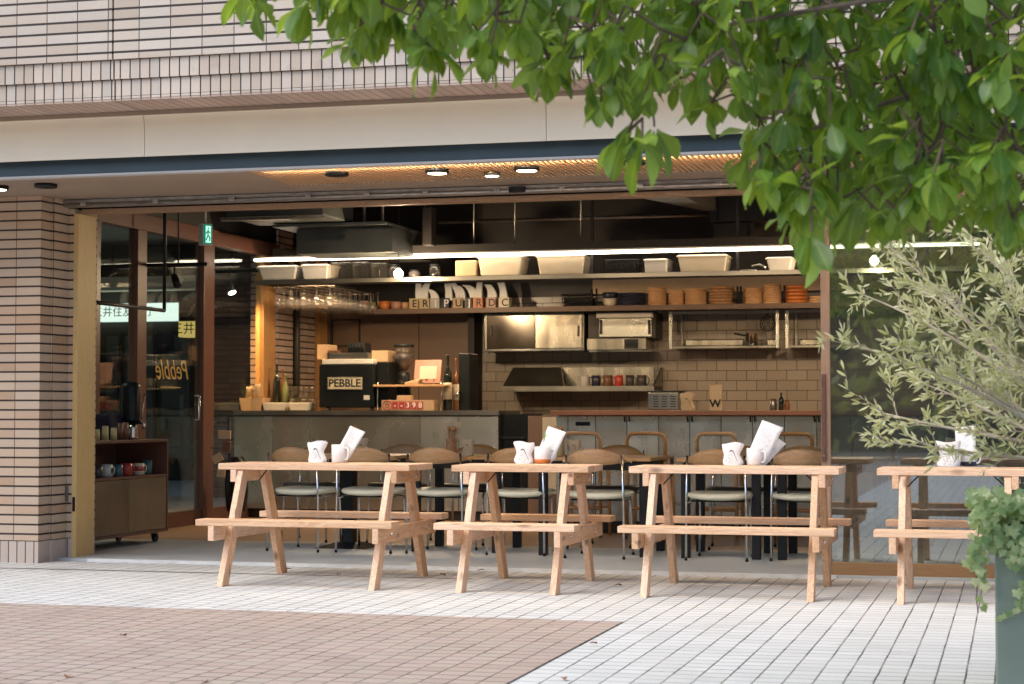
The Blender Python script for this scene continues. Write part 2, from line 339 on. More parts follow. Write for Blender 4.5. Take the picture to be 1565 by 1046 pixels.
M['neon'] = emit('orange_neon', (1,.45,.12), .2)
M['red'] = mat('red_flap', (.42,.05,.05), .5, var=.08)
M['signcream'] = mat('sign_cream', (.62,.54,.38), .5, var=.06)
M['planter'] = mat('grey_green_planter', (.19,.235,.19), .55, var=.1, scale=5, bump=.2, bs=60)
M['soil'] = mat('soil', (.05,.035,.025), .9, var=.4, scale=30)
M['bark'] = mat('grey_bark', (.085,.065,.045), .85, var=.35, scale=25, bump=.5, bs=60)
M['twig'] = mat('brown_twig', (.09,.06,.04), .8, var=.3, scale=30)
M['olivebark'] = mat('pale_olive_bark', (.40,.34,.25), .8, var=.25, scale=25, bump=.4, bs=90)
M['leaf'] = leafmat('broad_leaf', (.022,.07,.016), (.056,.145,.028), (.28,.40,.08), .50, .38)
M['oleaf'] = leafmat('olive_leaf', (.23,.24,.10), (.47,.47,.24), (.78,.76,.50), .36, .5, (.56,.55,.36))
M['ivy'] = leafmat('ivy_leaf', (.10,.20,.08), (.27,.38,.18), (.68,.70,.42), .4, .4)
M['dryleaf'] = mat('dry_leaf', (.25,.12,.05), .8, var=.3)
M['farleaf'] = leafmat('far_leaf', (.08,.13,.05), (.15,.21,.08), (.26,.33,.13), .4, .5)
# ================================================================== THE SETTING
S('ground', MB().box(-60,60,-60,60,-.3,0), M['paver'], 'white paver pavement with joints running towards the shop')
mb = MB(); mb.add([(-60,-60,.004),(-1.9,-60,.004),(-1.9,9.18,.004),(-60,9.18,.004)], [(0,1,2,3)])
S('red_paving', mb, M['paver_red'], 'reddish brown paver field in front of the white strip')
mb = MB(); mb.box(-7.3,4,11.94,13.92,-.1,.018); S('shop_floor', mb, M['concrete'], 'grey concrete floor strip inside the opening')
mb = MB(); mb.box(-6.3,-1.1,11.905,11.94,-.1,.022); S('threshold_strip', mb, M['kerb'], 'pale edge strip of the shop floor')
mb = MB(); mb.box(-7.3,4,13.92,19.2,-.1,.017); S('wood_floor', mb, M['woodfloor'], 'brown board floor deeper in the cafe')
mb = MB(); mb.add([(-12,11.20,.0035),(-3.3,11.275,.0035),(-3.3,11.30,.0035),(-12,11.225,.0035)], [(0,1,2,3)])
S('drain_slot', mb, M['inner'], 'thin dark drain slot in the white pavers')
mb = MB(); mb.box(-14,-7.3,13.2,30,-.1,.012); S('passage_floor', mb, M['concrete'], 'pale passage floor beyond the side partition')

YF = 10.58                                     # fascia front
YV = YF-.03                                    # top of the curved cove panel
ZS = wz(0,180,YV)                              # tile soffit height
YT = (ZS-H)/(wz(0,163,1.0)-H)                  # tile face
XL, XR = -12.0, 6.0
bld = T('cafe_building', 'tiled building whose open ground floor holds the cafe', 'building', (-3.5, 11.7, 0))
zc2, zc1 = wz(0,131,YT), wz(0,102,YT)
xj = wx(172, YT)
def two(mb, y0, y1, z0, z1):
    mb.box(XL, xj-.006, y0, y1, z0, z1); mb.box(xj+.006, XR, y0, y1, z0, z1); return mb
two(MB(), YT-.035, YT+.2, zc1, 5.6).build('upper_wall', M['tile_up'], bld)
two(MB(), YT-.017, YT+.2, zc2, zc1-.004).build('soldier_course', M['soldier'], bld)
two(MB(), YT, YT+.2, ZS+.012, zc2-.004).build('soldier_course', M['soldier'], bld)
MB().box(XL, XR, YT+.2, YT+.4, ZS+.02, 5.6).build('backing_wall', M['inner'], bld)
two(MB(), YT+.003, YV+.02, ZS, ZS+.011).build('tiled_soffit', M['soffit_tile'], bld)
MB().box(XL, XR, YV-.014, YV+.02, ZS-.026, ZS-.002).build('shadow_trim', M['soffit'], bld)  # brown trim band under the tiled soffit
zf0 = wz(0,248,YF)
xs = [XL, wx(218,YF), wx(835,YF), 1.6, XR]
for i in range(4):
    hh = ZS-.021-zf0; pr = [(YF, zf0), (YF, zf0+hh*.30)]
    for k in range(1, 9): u = k/8; pr.append((YF-.03*(1-math.cos(u*math.pi/2))**1.0, zf0+hh*(.30+.70*math.sin(u*math.pi/2))))
    b = MB(); q = pr + [(y+.02, z+.001) for y, z in reversed(pr)]; n = len(pr); X_ = (xs[i]+.002, xs[i+1]-.002)
    v = [(x, y, z) for x in X_ for y, z in q]; m2 = len(q)
    b.add(v, [[k, k+1, m2+k+1, m2+k] for k in range(n-1)], True); b.add(v, [[k, (k+1) % m2, m2+(k+1) % m2, m2+k] for k in range(n-1, m2)] + [[k, k+1, m2-2-k, m2-1-k] for k in range(n-1)] + [[m2+k+1, m2+k, 2*m2-1-k, 2*m2-2-k] for k in range(n-1)])
    b.build('fascia_panel', M['fascia'], bld)
YB = YF+.09
MB().box(XL, XR, YF+.025, YF+.05, zf0+.01, ZS-.01).build('fascia_backing', M['ductd'], bld)  # added behind the panels to stop cove light leaking through the seams
zb1, zb0 = zf0+.03, wz(0,271,YB)
MB().box(XL, XR, YB, YB+.06, zb0, zb1).build('steel_beam', M['beam'], bld)
MB().box(XL, XR, YB-.006, YB+.07, zb0-.014, zb0-.001).build('beam_edge', M['white_edge'], bld)
MB().box(XL, XR, YB+.06, 12.3, 2.80, 2.84).build('ceiling_slab', M['inner'], bld)
ZC = 2.565
xsl = wx(386, 11.0)
ysl = 11.62
MB().box(XL, xsl, YB+.07, 12.2, ZC, ZC+.03).build('soffit_panel', M['soffit'], bld)
MB().box(xsl, XR, ysl, 12.2, ZC, ZC+.03).build('soffit_panel', M['soffit'], bld)
MB().box(xsl, XR, YB+.062, ysl, ZC+.16, ZC+.17).build('slat_backing', M['slat'], bld)
MB().box(xsl-.012, xsl, YB+.07, ysl, ZC+.03, ZC+.16).build('recess_side', M['slat'], bld)
mb = MB(); x = xsl+.01
while x < 2.2:
    mb.box(x, x+.012, YB+.075, ysl, ZC, ZC+.045); x += .034
o = mb.build('slat_ceiling', M['slat'], bld)
mb = MB(); mb.tube([(xsl+.1, YB+.30, ZC+.062), (2.2, YB+.30, ZC+.062)], .014, 6)
tag(mb.build('cove_lamp', M['cove']), 'warm strip lamp glowing above the slatted canopy ceiling', 'lamp')
# pillar
xp1 = wx(60,11.70); xp2 = wx(81,11.85)
zs = .155
MB().box(XL, xp1, 11.70, 12.4, zs, ZC-.002).build('pillar_face', M['tile_px'], bld)
MB().box(XL, xp1, 11.702, 12.4, 0, zs-.006).build('pillar_base', M['tile_ps'], bld)
MB().box(xp1+.002, xp2, 11.85, 12.4, zs, ZC-.002).build('pillar_face', M['tile_px'], bld)
MB().box(xp1+.002, xp2, 11.852, 12.4, 0, zs-.006).build('pillar_base', M['tile_ps'], bld)
xp3 = wx(110.5,12.05)
MB().box(xp2+.002, xp3, 12.05, 12.4, zs, ZC-.06).build('pillar_return', M['tile_px'], bld)
MB().box(xp2+.002, xp3, 12.052, 12.4, 0, zs-.006).build('pillar_base', M['tile_ps'], bld)
mb = MB(); mb.tube([(wx(84,11.97), 11.97, 0), (wx(84,11.97), 11.97, ZC-.03)], .017, 10); mb.tube([(wx(89,11.98), 11.99, 0), (wx(89,11.98), 11.99, ZC-.03)], .012, 10)
mb.build('guide_rail', M['ductd'], bld)
mb = MB(); mb.box(wx(97,12.03), wx(104,12.03), 12.03, 12.05, wz(100,767,12.03), wz(100,741,12.03)); mb.build('latch_plate', M['steel_d'], bld, bevel=.003)
xp3 = wx(110.5,12.05)+.001; xp4 = wx(118,12.05); yp5 = aX(145,640,xp4).y
mb = MB(); mb.box(xp3+.001, xp4, 12.045, yp5, 0, 2.47)
mb.build('door_post', M['post'], bld, bevel=.002)
MB().box(xp3+.010, xp4-.008, 12.041, 12.0445, wz(116,782,12.05), wz(116,760,12.05)).build('lock_plate', M['black'], bld)
# shutter rail and header
rail = MB(); rail.box(xp2+.01, 3, 11.97, 12.04, 2.51, 2.56)
rail.tube([(xp2+.01,11.965,2.525),(3,11.965,2.525)], .013, 8)
ro = rail.build('shutter_rail', M['galv'], bld)
for px in (125,236,353,470,560,650,760,860,980,1100):
    xx = wx(px, 11.96)
    MB().box(xx-.022, xx+.022, 11.945, 11.97, 2.515, 2.545).build('bracket', M['galv'], ro, bevel=.003)
xx = wx(790,11.95); MB().box(xx-.055, xx+.055, 11.94, 11.97, 2.51, 2.55).build('sensor', M['black'], ro, bevel=.004)
MB().box(xp4, 3, 12.09, 12.18, 2.472, 2.505).build('header', M['doorwood'], bld)
# the room
MB().box(-7.5, 4.2, 12.3, 19.6, 3.42, 3.5).build('room_ceiling', M['inner'], bld)
MB().box(-12, 4.2, 12.18, 12.3, 2.505, 3.5).build('lintel', M['inner'], bld)
XP = -7.3
xpan = wx(737, 19.2)
MB().box(-7.5, xpan, 19.2, 19.4, 0, 2.2).build('panelled_back_wall', M['panelwall'], bld)
MB().box(-7.5, xpan, 19.21, 19.4, 2.2, 3.42).build('upper_back_wall', M['inner'], bld)
MB().box(wx(1266,19.1), 3.0, 19.14, 19.21, 2.502, 3.05).build('wall_panel', M['slat'], bld)
for px in (505, 640):
    MB().box(wx(px,19.2)-.004, wx(px,19.2)+.004, 19.196, 19.2, 1.0, 2.2).build('panel_joint', M['inner'], bld)
mb = MB(); X0,X1 = wx(508,19.18), wx(548,19.18); z0,z1 = wz(528,528,19.18), wz(528,490,19.18)
for a in ((X0,X1,z1,z1+.012),(X0,X1,z0-.012,z0),(X0-.012,X0,z0-.012,z1+.012),(X1,X1+.012,z0-.012,z1+.012)): mb.box(a[0],a[1],19.18,19.2,a[2],a[3])
mb.build('wall_hatch', M['inner'], bld)
MB().box(xpan, 4.2, 19.2, 19.4, 0, 2.27).build('tiled_back_wall', M['subway'], bld)
MB().box(xpan, 4.2, 19.21, 19.4, 2.27, 3.42).build('upper_back_wall', M['ductd'], bld)
MB().box(wx(905,19.1), 3.0, 19.13, 19.2, 2.29, 2.50).build('wall_panel', M['slat'], bld)
MB().box(wx(719,19.0), xpan-.003, 18.9, 19.2, 0, 2.3).build('wall_corner', M['inner'], bld)
MB().box(4.0, 4.2, 12.3, 19.2, 0, 3.42).build('side_wall', M['panelwall'], bld)
# the far end of the left side: brick pier between timber posts
yb = lambda px: aX(px, 600, XP).y
MB().box(XP-.3, XP, yb(424), yb(447), 0, 3.42).build('brick_pier', M['tile_py'], bld)
MB().box(XP-.3, XP, yb(452), yb(481), 0, 3.42).build('brick_pier', M['tile_py'], bld)
mb = MB(); mb.tube([(XP+.03, yb(449), 0), (XP+.03, yb(449), 3.4)], .035, 10); mb.build('downpipe', M['ductd'], bld)
MB().box(XP-.3, XP+.03, yb(484), yb(496), 0, 2.7).build('timber_post', M['oak_z'], bld)
MB().box(XP-.3, XP-.02, yb(496), 19.2, 0, 3.42).build('end_wall', M['panelwall'], bld)
# ------------------------------------------------------------------ glass partition on the left
gp = T('glass_partition', 'red brown framed glass partition closing the left side of the cafe', 'partition', (XP, 15.8, 0))
for a, b in ((125,146),(203,217),(305,321),(397,415)):
    MB().box(XP-.05, XP+.04, yb(a), yb(b), .02, 2.62).build('frame_post', M['dark_z'] if a < 390 else M['oak_z'], gp, bevel=.004)
MB().box(XP-.06, XP+.05, 12.5, yb(420), 2.62, 2.76).build('top_beam', M['dark_y'], gp, bevel=.004)
MB().box(XP-.05, XP+.01, 12.5, yb(420), 2.77, 3.42).build('upper_panel', M['inner'], gp)
MB().box(XP-.02, XP+.03, 12.5, yb(420), 3.0, 3.07).build('upper_rail', M['dark_y'], gp)
pp = [12.5, yb(125), yb(146), yb(203), yb(217), yb(305), yb(321), yb(397)]
for a, b in ((pp[0],pp[1]),(pp[2],pp[3]),(pp[4],pp[5]),(pp[6],pp[7])):
    MB().box(XP-.045, XP+.03, a, b, .02, .15).build('bottom_rail', M['dark_y'], gp)
    MB().box(XP-.004, XP+.004, a, b, .15, 2.62).build('glass_pane', M['glass_l'], gp)
p = aX(300, 625, XP+.06); mb = MB(); mb.tube([(XP+.04,p.y,p.z-.1),(XP+.09,p.y,p.z-.1),(XP+.09,p.y,p.z+.12),(XP+.04,p.y,p.z+.12)], .009, 8); mb.build('door_handle', M['chrome'], gp)
p = aX(262, 570, XP); text('Pebble', 'script_lettering', M['neon'], gp, (XP-.008, p.y+.05, p.z+.02), .25, (R(90),0,R(-90)), .001, shear=.35)
p = aX(262, 588, XP); MB().box(XP-.008, XP-.005, p.y-.2, p.y+.2, p.z-.03, p.z-.02).build('lettering_underline', M['neon'], gp)
# ------------------------------------------------------------------ bank across the passage
YK = 26.0
bk = T('bank_front', 'dark bank front seen through the left glass partition', 'building', (-11.5, YK, 0))
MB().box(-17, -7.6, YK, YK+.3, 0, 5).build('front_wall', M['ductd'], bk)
MB().box(-17, -7.6, YK-.35, YK-.003, wz(200,446,YK), wz(200,426,YK)).build('canopy', M['fascia'], bk)
x0, x1 = wx(100,YK-.2), wx(276,YK-.2); z0, z1 = wz(200,491,YK-.2), wz(200,464,YK-.2)
sg = MB().box(x0, x1, YK-.2, YK-.004, z0, z1).build('sign_board', M['sign_e'], bk)
text('三井住友銀行', 'lettering', M['inkg'], sg, ((wx(150,YK)+wx(241,YK))/2, YK-.203, (z0+z1)/2), .155*(wx(241,YK)-wx(150,YK))/.93*1.0, ext=.002)
for a, b in ((162,186),(190,240),(246,296)):
    wf = MB().box(wx(a,YK), wx(b,YK), YK-.06, YK-.003, .2, wz(200,508,YK)).build('window', M['ductd'], bk)
    MB().box(wx(a+4,YK), wx(b-4,YK), YK-.075, YK-.062, .35, wz(200,514,YK)).build('pane', M['duct'], wf)
MB().box(wx(240,YK), wx(268,YK), YK-.09, YK-.062, wz(200,546,YK), wz(200,512,YK)).build('poster', M['navy'], bk)
MB().box(wx(262,YK), wx(292,YK), YK-.1, YK-.08, wz(200,570,YK), wz(200,538,YK)).build('notice', M['teal'], bk)
YH = 23.0
hs = T('hanging_sign', 'square hanging bank sign, dark above with a yellow band below', 'sign', (wx(310,YH), YH, wz(310,515,YH)))
z0, zm, z1 = wz(310,515,YH), wz(310,491,YH), wz(310,459,YH)
MB().box(wx(272,YH), wx(323,YH), YH, YH+.25, zm+.002, z1).build('upper_face', M['ductd'], hs)
yl = MB().box(wx(272,YH), wx(323,YH), YH, YH+.25, z0, zm).build('yellow_band', M['sign_y'], hs)
text('三井住友', 'lettering', M['ink'], yl, (wx(297,YH), YH-.003, (z0+zm)/2), .17, ext=.002)
mb = MB(); mb.prism([(wx(285,YH), wz(310,484,YH)),(wx(292,YH), wz(310,468,YH)),(wx(298,YH), wz(310,463,YH)),(wx(293,YH), wz(310,478,YH))], 'y', YH-.004, YH-.001)
mb.build('leaf_emblem', M['steel_d'], hs)
mb = MB(); mb.tube([(wx(297,YH),YH+.12,z1),(wx(297,YH),YH+.12,3.6)], .03, 8); mb.build('hanger', M['ductd'], hs)
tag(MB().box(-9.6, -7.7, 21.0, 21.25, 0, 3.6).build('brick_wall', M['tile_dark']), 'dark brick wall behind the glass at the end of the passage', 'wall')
tag(MB().box(-17.3,-17,12.5,26,0,3.59).build('passage_wall', M['tile_dark']), 'dark wall closing the far side of the passage', 'wall')  # added out of view to block daylight from the left
tag(MB().box(-17, -7.62, 13.0, 28, 3.6, 3.8).build('passage_roof', M['soffit']), 'roof over the passage beside the cafe', 'roof')  # added out of view so that less sky light reaches the passage
# ------------------------------------------------------------------ sliding glass door on the right
YD = 12.0
dr = T('sliding_glass_door', 'large timber framed glass door slid across the right of the opening', 'door', (wx(1262,YD), YD, 0))
xd0, xd1 = wx(1255,YD), wx(1269,YD)
MB().box(xd0, xd1, YD, YD+.06, .01, 2.472).build('stile', M['doorwood'], dr, bevel=.003)
MB().box(xd1+.001, 2.4, YD+.003, YD+.057, .01, wz(1400,862,YD)).build('bottom_rail', M['railwood'], dr, bevel=.003)
MB().box(xd1+.001, 2.4, YD+.003, YD+.057, 2.38, 2.47).build('top_rail', M['railwood'], dr)
MB().box(2.401, 2.47, YD, YD+.06, .01, 2.472).build('stile', M['doorwood'], dr, bevel=.003)
MB().box(xd1+.001, 2.4, YD+.026, YD+.034, wz(1400,862,YD)+.001, 2.38).build('glass_pane', M['glass_r'], dr)
hd = MB().box(wx(1255.5,YD-.02), wx(1262,YD-.02), YD-.022, YD-.001, wz(1258,705,YD), wz(1258,572,YD)).build('pull_handle', M['dark_z'], dr, bevel=.003)
for py in (590, 645, 697):
    p = aY(1259, py, YD-.024); mb = MB(); mb.tube([(p.x,YD-.028,p.z),(p.x,YD-.02,p.z)], .007, 10); mb.build('bolt', M['chrome'], hd)
# ------------------------------------------------------------------ canopy downlights
def downlight(px, py, lit, lab, r=.075, z=None):
    z = ZC if z is None else z; p = aZ(px, py, z-.02)
    t = T('downlight', lab, 'ceiling lamp', (p.x, p.y, z), 'downlights in the canopy')
    mb = MB(); mb.lathe([(r,0),(r,-.022),(r*.86,-.026),(r*.80,-.012)], (p.x,p.y,z-.001), 24); mb.build('trim_ring', M['black'] if lit != 2 else M['steel_d'], t)
    mb = MB(); mb.lathe([(r*.8,-.014),(r*.78,-.027),(0,-.030)], (p.x,p.y,z-.001), 24); mb.build('lens', M['lens'] if lit else M['blackp'], t)
downlight(70, 286, 0, 'unlit black downlight in the plain soffit above the tiled pillar')
downlight(-4, 289, 1, 'lit downlight in the plain soffit at the left edge of the photo')
downlight(515, 268, 0, 'unlit black downlight in the slats above the exit sign side')
downlight(668, 264, 1, 'lit black ringed downlight left of the smaller grey ringed one')
downlight(752, 268, 2, 'smaller grey ringed lit downlight between two black ringed ones', .055)
downlight(805, 260, 1, 'lit black ringed downlight right of the smaller grey ringed one', .08)
downlight(968, 251, 0, 'downlight half hidden by hanging leaves at the middle of the slats')
# ================================================================== PICNIC TABLES
def picnic(cx, hl, label, seed):
    cy = 10.93; rnd = random.Random(seed)
    t = T('picnic_table', label, 'picnic table', (cx, cy, 0), 'timber picnic tables in front of the cafe')
    bz, lg = .367, hl-.12
    for k in range(3):
        y0 = -.225 + k*.151
        e = rnd.uniform(-.006, .006)
        MB().box(-hl+e, hl+e, y0, y0+.148, .694, .732).build('top_board', M['cedar_x'], t, local=True, bevel=.003)
    for s in (-1, 1):
        y = s*.49
        MB().box(-hl, hl, y-.075 if s < 0 else y-.07, y+.075 if s < 0 else y+.08, bz, bz+.038).build('bench_seat', M['cedar_x'], t, local=True, bevel=.003)
        x0 = s*lg
        cb = MB().box(x0 if s > 0 else x0-.038, x0+.038 if s > 0 else x0, -.565, .565, bz-.09, bz-.001).build('crossbar', M['cedar_y'], t, local=True, bevel=.003)
        for yy in (-.34, .34):
            b = MB(); xx = x0 + s*.038
            b.tube([(xx, yy, bz-.045), (xx+s*.006, yy, bz-.045)], .011, 8); b.tube([(xx+s*.006, yy, bz-.045), (xx+s*.014, yy, bz-.045)], .006, 6)
            b.build('bolt', M['chrome'], cb, local=True)
        cl = MB().box(x0+.001 if s > 0 else x0-.039, x0+.039 if s > 0 else x0-.001, -.235, .235, .694-.075, .693).build('cleat', M['cedar_y'], t, local=True, bevel=.003)
        for yy in (-.15, .15):
            b = MB(); xx = x0 + s*.039; b.tube([(xx, yy, .66), (xx+s*.01, yy, .66)], .009, 8); b.build('bolt', M['chrome'], cl, local=True)
        for r in (-1, 1):
            xa, xb = (x0-.038, x0) if s > 0 else (x0, x0+.038)
            yb_, yt_ = r*.475, r*.165
            d = .05
            MB().hexa([(xa,yb_-d,0),(xb,yb_-d,0),(xb,yb_+d,0),(xa,yb_+d,0)], [(xa,yt_-d,.692),(xb,yt_-d,.692),(xb,yt_+d,.692),(xa,yt_+d,.692)]).build('leg', M['cedar_z'], t, local=True, bevel=.003)
        # short diagonal iron hook under the top
        b = MB(); b.tube([(x0-s*.10, .02, .69), (x0-s*.03, .06, .62)], .004, 6); b.build('iron_brace', M['black'], t, local=True)
        b = MB(); b.tube([(x0+s*.075, .05, .694), (x0+s*.075, .05, .655), (x0+s*.068, .05, .645), (x0+s*.06, .05, .652)], .003, 6); b.build('bag_hook', M['chrome'], t, local=True)
    return t
picnic(-4.148, .622, 'long picnic table farthest from the olive planter, nearest the tiled pillar', 1)
picnic(-2.850, .420, 'short picnic table between two long ones, holding the copper bottomed mug', 2)
picnic(-1.573, .607, 'long picnic table standing in front of the door post, holding a white mug of menus', 3)
picnic(-.330, .425, 'picnic table under the olive branches beside the ivy planter', 4)
ZT = .7325
def holder(px, py, label, pxw=55, small=False, m=None, ty=None, zt=ZT, group='paper napkin holders on the picnic tables', wd=None):
    p = aZ(px, py, zt) if ty is None else Vector((wx(px, ty), ty, zt))
    D = (p - O).length
    w = wd or pxw*D/F; h = w*1.02 if not small else w*1.15
    t = T('napkin_holder', label, 'napkin holder', p, group)
    prof = [(0,.43),(.06,.47),(.16,.48),(.30,.42),(.46,.37),(.60,.41),(.78,.49),(.92,.52),(1,.50)]
    mb = MB(); nx = 13
    rows = []
    for iz, (z, hw) in enumerate(prof):
        row = []
        for sgn in (-1, 1):
            for k in range(nx):
                u = -1 + 2*k/(nx-1); x = u*hw*w
                th = w*(.20*(1-.25*z))*math.sqrt(max(0, 1-abs(u)**2.6)) + .002
                row.append((x + .004*math.sin(7*z+px), sgn*th, z*h + (.006*math.sin(3*u+px) if iz == len(prof)-1 else 0)))
        rows.append(row)
    vs = [q for r_ in rows for q in r_]; n = 2*nx; fs = []
    for i in range(len(rows)-1):
        for k in range(nx-1):
            a = i*n+k; fs.append((a, a+1, a+n+1, a+n)); a += nx; fs.append((a+1, a, a+n, a+n+1))
        fs.append((i*n, i*n+n, i*n+n+nx, i*n+nx)); fs.append((i*n+nx-1, i*n+2*nx-1, i*n+n+2*nx-1, i*n+n+nx-1))
    mb.add(vs, fs, True)
    nap = [(q[0]*.93, q[1]*.55, h*.97) for q in rows[-1]]
    b0 = len(mb.v); mb.add(nap, [list(range(nx)) + list(range(2*nx-1, nx-1, -1))])
    mb.build('paper_body', m or M['paper'], t, local=True)
    # printed bird: arched neck line and a speckled breast
    fy = lambda x, z: -(w*(.20*(1-.25*z/h))*math.sqrt(max(0, 1-(abs(x)/(.42*w))**2.6)) + .0035)
    b = MB(); P = [(-.12,.60),(-.06,.66),(.0,.665),(.06,.62),(.12,.48),(.20,.30),(.27,.16)]
    b.tube([(a*w, fy(a*w, z*h), z*h) for a, z in P], [.0012*w/.15*1.6, .003, .0034, .0022, .0014, .0012, .001], 5)
    b.build('print_line', M['ink'], t, local=True)
    b = MB(); rn = random.Random(int(px))
    for _ in range(70):
        zz = rn.uniform(.05,.5); xx = rn.uniform(-.30, .02 + (.5-zz)*.5)
        y = fy(xx*w, zz*h); s = rn.uniform(.0012,.0026)*w/.15
        b.add([(xx*w-s,y,zz*h),(xx*w,y-.0003,zz*h-s*.6),(xx*w+s,y,zz*h+s*.2),(xx*w,y-.0003,zz*h+s*.8)], [(0,1,2,3)])
    b.build('print_speckle', M['ductd'], t, local=True)
    return t
def mug(name, label, cat, p, r, h, m, group=None, handle=1, hang=0, foot=None, taper=.96, local_m=None):
    t = T(name, label, cat, p, group)
    b = MB(); b.lathe([(r*taper*.9,0),(r*taper,h*.04),(r,h*.5),(r,h),(r*.93,h),(r*.9,h*.3),(r*.85,h*.06),(0,h*.06)], (0,0,0), 24)
    b.build('body', m, t, local=True)
    if foot:
        b = MB(); b.lathe([(r*taper*.92,-.0005),(r*1.012,h*.04),(r*1.022,h*.24),(r*1.004,h*.26)], (0,0,0), 24); b.build('glazed_foot', foot, t, local=True)
    if handle:
        ca, sa = math.cos(hang), math.sin(hang); Q = [(r*.95,h*.82),(r*1.35,h*.82),(r*1.55,h*.62),(r*1.5,h*.38),(r*1.3,h*.2),(r*.95,h*.16)]
        b = MB(); b.tube([(a*ca, a*sa, z) for a, z in Q], h*.06, 8); b.build('handle', m, t, local=True)
    return t
def menu(p, ang, w, h, yaw, label, curl=.02, m=None, lean=.15, name='menu_card'):
    """a folded paper card standing in a mug: p bottom point"""
    b = MB(); nx, nz = 5, 6; rows = []
    for j in range(nz+1):
        v = j/nz
        for i in range(nx+1):
            u = i/nx - .5
            rows.append((u*w*(1+.12*v), curl*math.sin(v*1.5)*1.2 + .25*curl*math.cos(u*3.1), v*h + .01*u))
    back = [(a, y+.006+.0015*math.sin(9*a*20), z-.002) for a, y, z in rows]
    n = nx+1; fs = []
    for j in range(nz):
        for i in range(nx):
            a = j*n+i; fs.append((a,a+1,a+n+1,a+n)); q = a+n*(nz+1); fs.append((q+1,q,q+n,q+n+1))
    edge = [i for i in range(n)] + [j*n+nx for j in range(1,nz+1)] + [nz*n+i for i in range(nx-1,-1,-1)] + [j*n for j in range(nz-1,0,-1)]
    q = n*(nz+1)
    for a, c in zip(edge, edge[1:]+edge[:1]): fs.append((c,a,a+q,c+q))
    b.add(rows+back, fs, True)
    Mt = Matrix.Translation(p) @ Matrix.Rotation(yaw,4,'Z') @ Matrix.Rotation(ang,4,'Y') @ Matrix.Rotation(-lean,4,'X')
    b.xf(Mt); o = b.build(name, m or M['paper']); k = MB(); rn = random.Random(int(w*1e5))
    f = lambda u, v: (u*w*(1+.12*v), curl*math.sin(v*1.5)*1.2 + .25*curl*math.cos(u*3.1)-.0012, v*h+.01*u)
    for q in range(9):
        u, v = rn.uniform(-.25,.2), .42+.035*q; k.tube([f(u,v), f(u+.05,v+.03), f(u+rn.uniform(.08,.2),v+rn.uniform(-.01,.05))], .0006, 4)
    k.xf(Mt); k.build('printed_sketch', M['greymug'], o); return tag(o, label, 'menu')
specs = [
 (496, 707, 55, 'white paper napkin holder on the long table nearest the tiled pillar', 519, 707, None, 'white mug holding one tall folded menu on the farthest long picnic table'),
 (802, 708.5, 57, 'white paper napkin holder beside the copper bottomed mug', 829, 708.5, 'terra', 'white mug with copper glazed foot on the short picnic table'),
 (1119.5, 711, 32/.98, 'white paper napkin holder on the long table in front of the door post', 1153.5, 711, None, 'plain white handled mug with two menus on the long table before the door post'),
 (1450, 713, 36, 'crumpled white napkin holder under the olive branches', 1480.5, 712.5, 'blue', 'white mug with blue foot under the olive branches')]
specs[0] = (484.5, 707, 31, *specs[0][3:]); specs[1] = (801, 708.5, 32, *specs[1][3:])
for i, (hx, hy, hw, hl_, mx, my, kind, ml) in enumerate(specs):
    holder(hx, hy, hl_, hw)
    p = aZ(mx, my, ZT); D = p.length
    r = (12.5 if i != 1 else 13)*D/F; h = (27 if i == 0 else 25.5)*D/F
    mug('menu_mug', ml, 'mug', p, r, h, M['white'], 'mugs holding menus on the picnic tables', 1, R(-25) if i != 1 else R(15),
        foot={'terra': M['orange'], 'blue': M['navy'], None: None}[kind])
    b = p + Vector((0,0,h*.12)); s = D/F
    if i == 0: menu(b+Vector((.0,0,0)), R(28), 22*s, 56*s, R(12), 'tall folded white menu leaning from the mug on the farthest long table', .035)
    if i == 1:
        menu(b, R(22), 27*s, 54*s, R(-6), 'white menu with a green leaf print leaning from the copper footed mug', .012)
        q = b + Vector((.012,-.022,.115)); k = MB()
        for a in (.35, .62, .15):
            k.add([(0,0,-.01),(.012*math.cos(a),-.002,.03),(.06*math.sin(a)+.0,-.003,.075*math.cos(a)),(.025*math.sin(a)-.004,-.002,.04)], [(0,1,2,3)])
        k.xf(Matrix.Translation(q)); o = k.build('leaf_sprig', M['ivy']); tag(o, 'green leaf sprig tucked in front of the menu in the copper footed mug', 'leaf sprig')
    if i == 2:
        menu(b, R(25), 30*s, 66*s, R(8), 'wide straight white menu leaning from the plain handled mug', .004)
        menu(b+Vector((.012,.012,0)), R(42), 24*s, 52*s, R(8), 'curled white menu leaning lower behind the straight one in the plain mug', .04)
    if i == 3: menu(b+Vector((-.015,0,0)), R(-2), 27*s, 56*s, R(-5), 'upright white menu in the blue footed mug', .004)

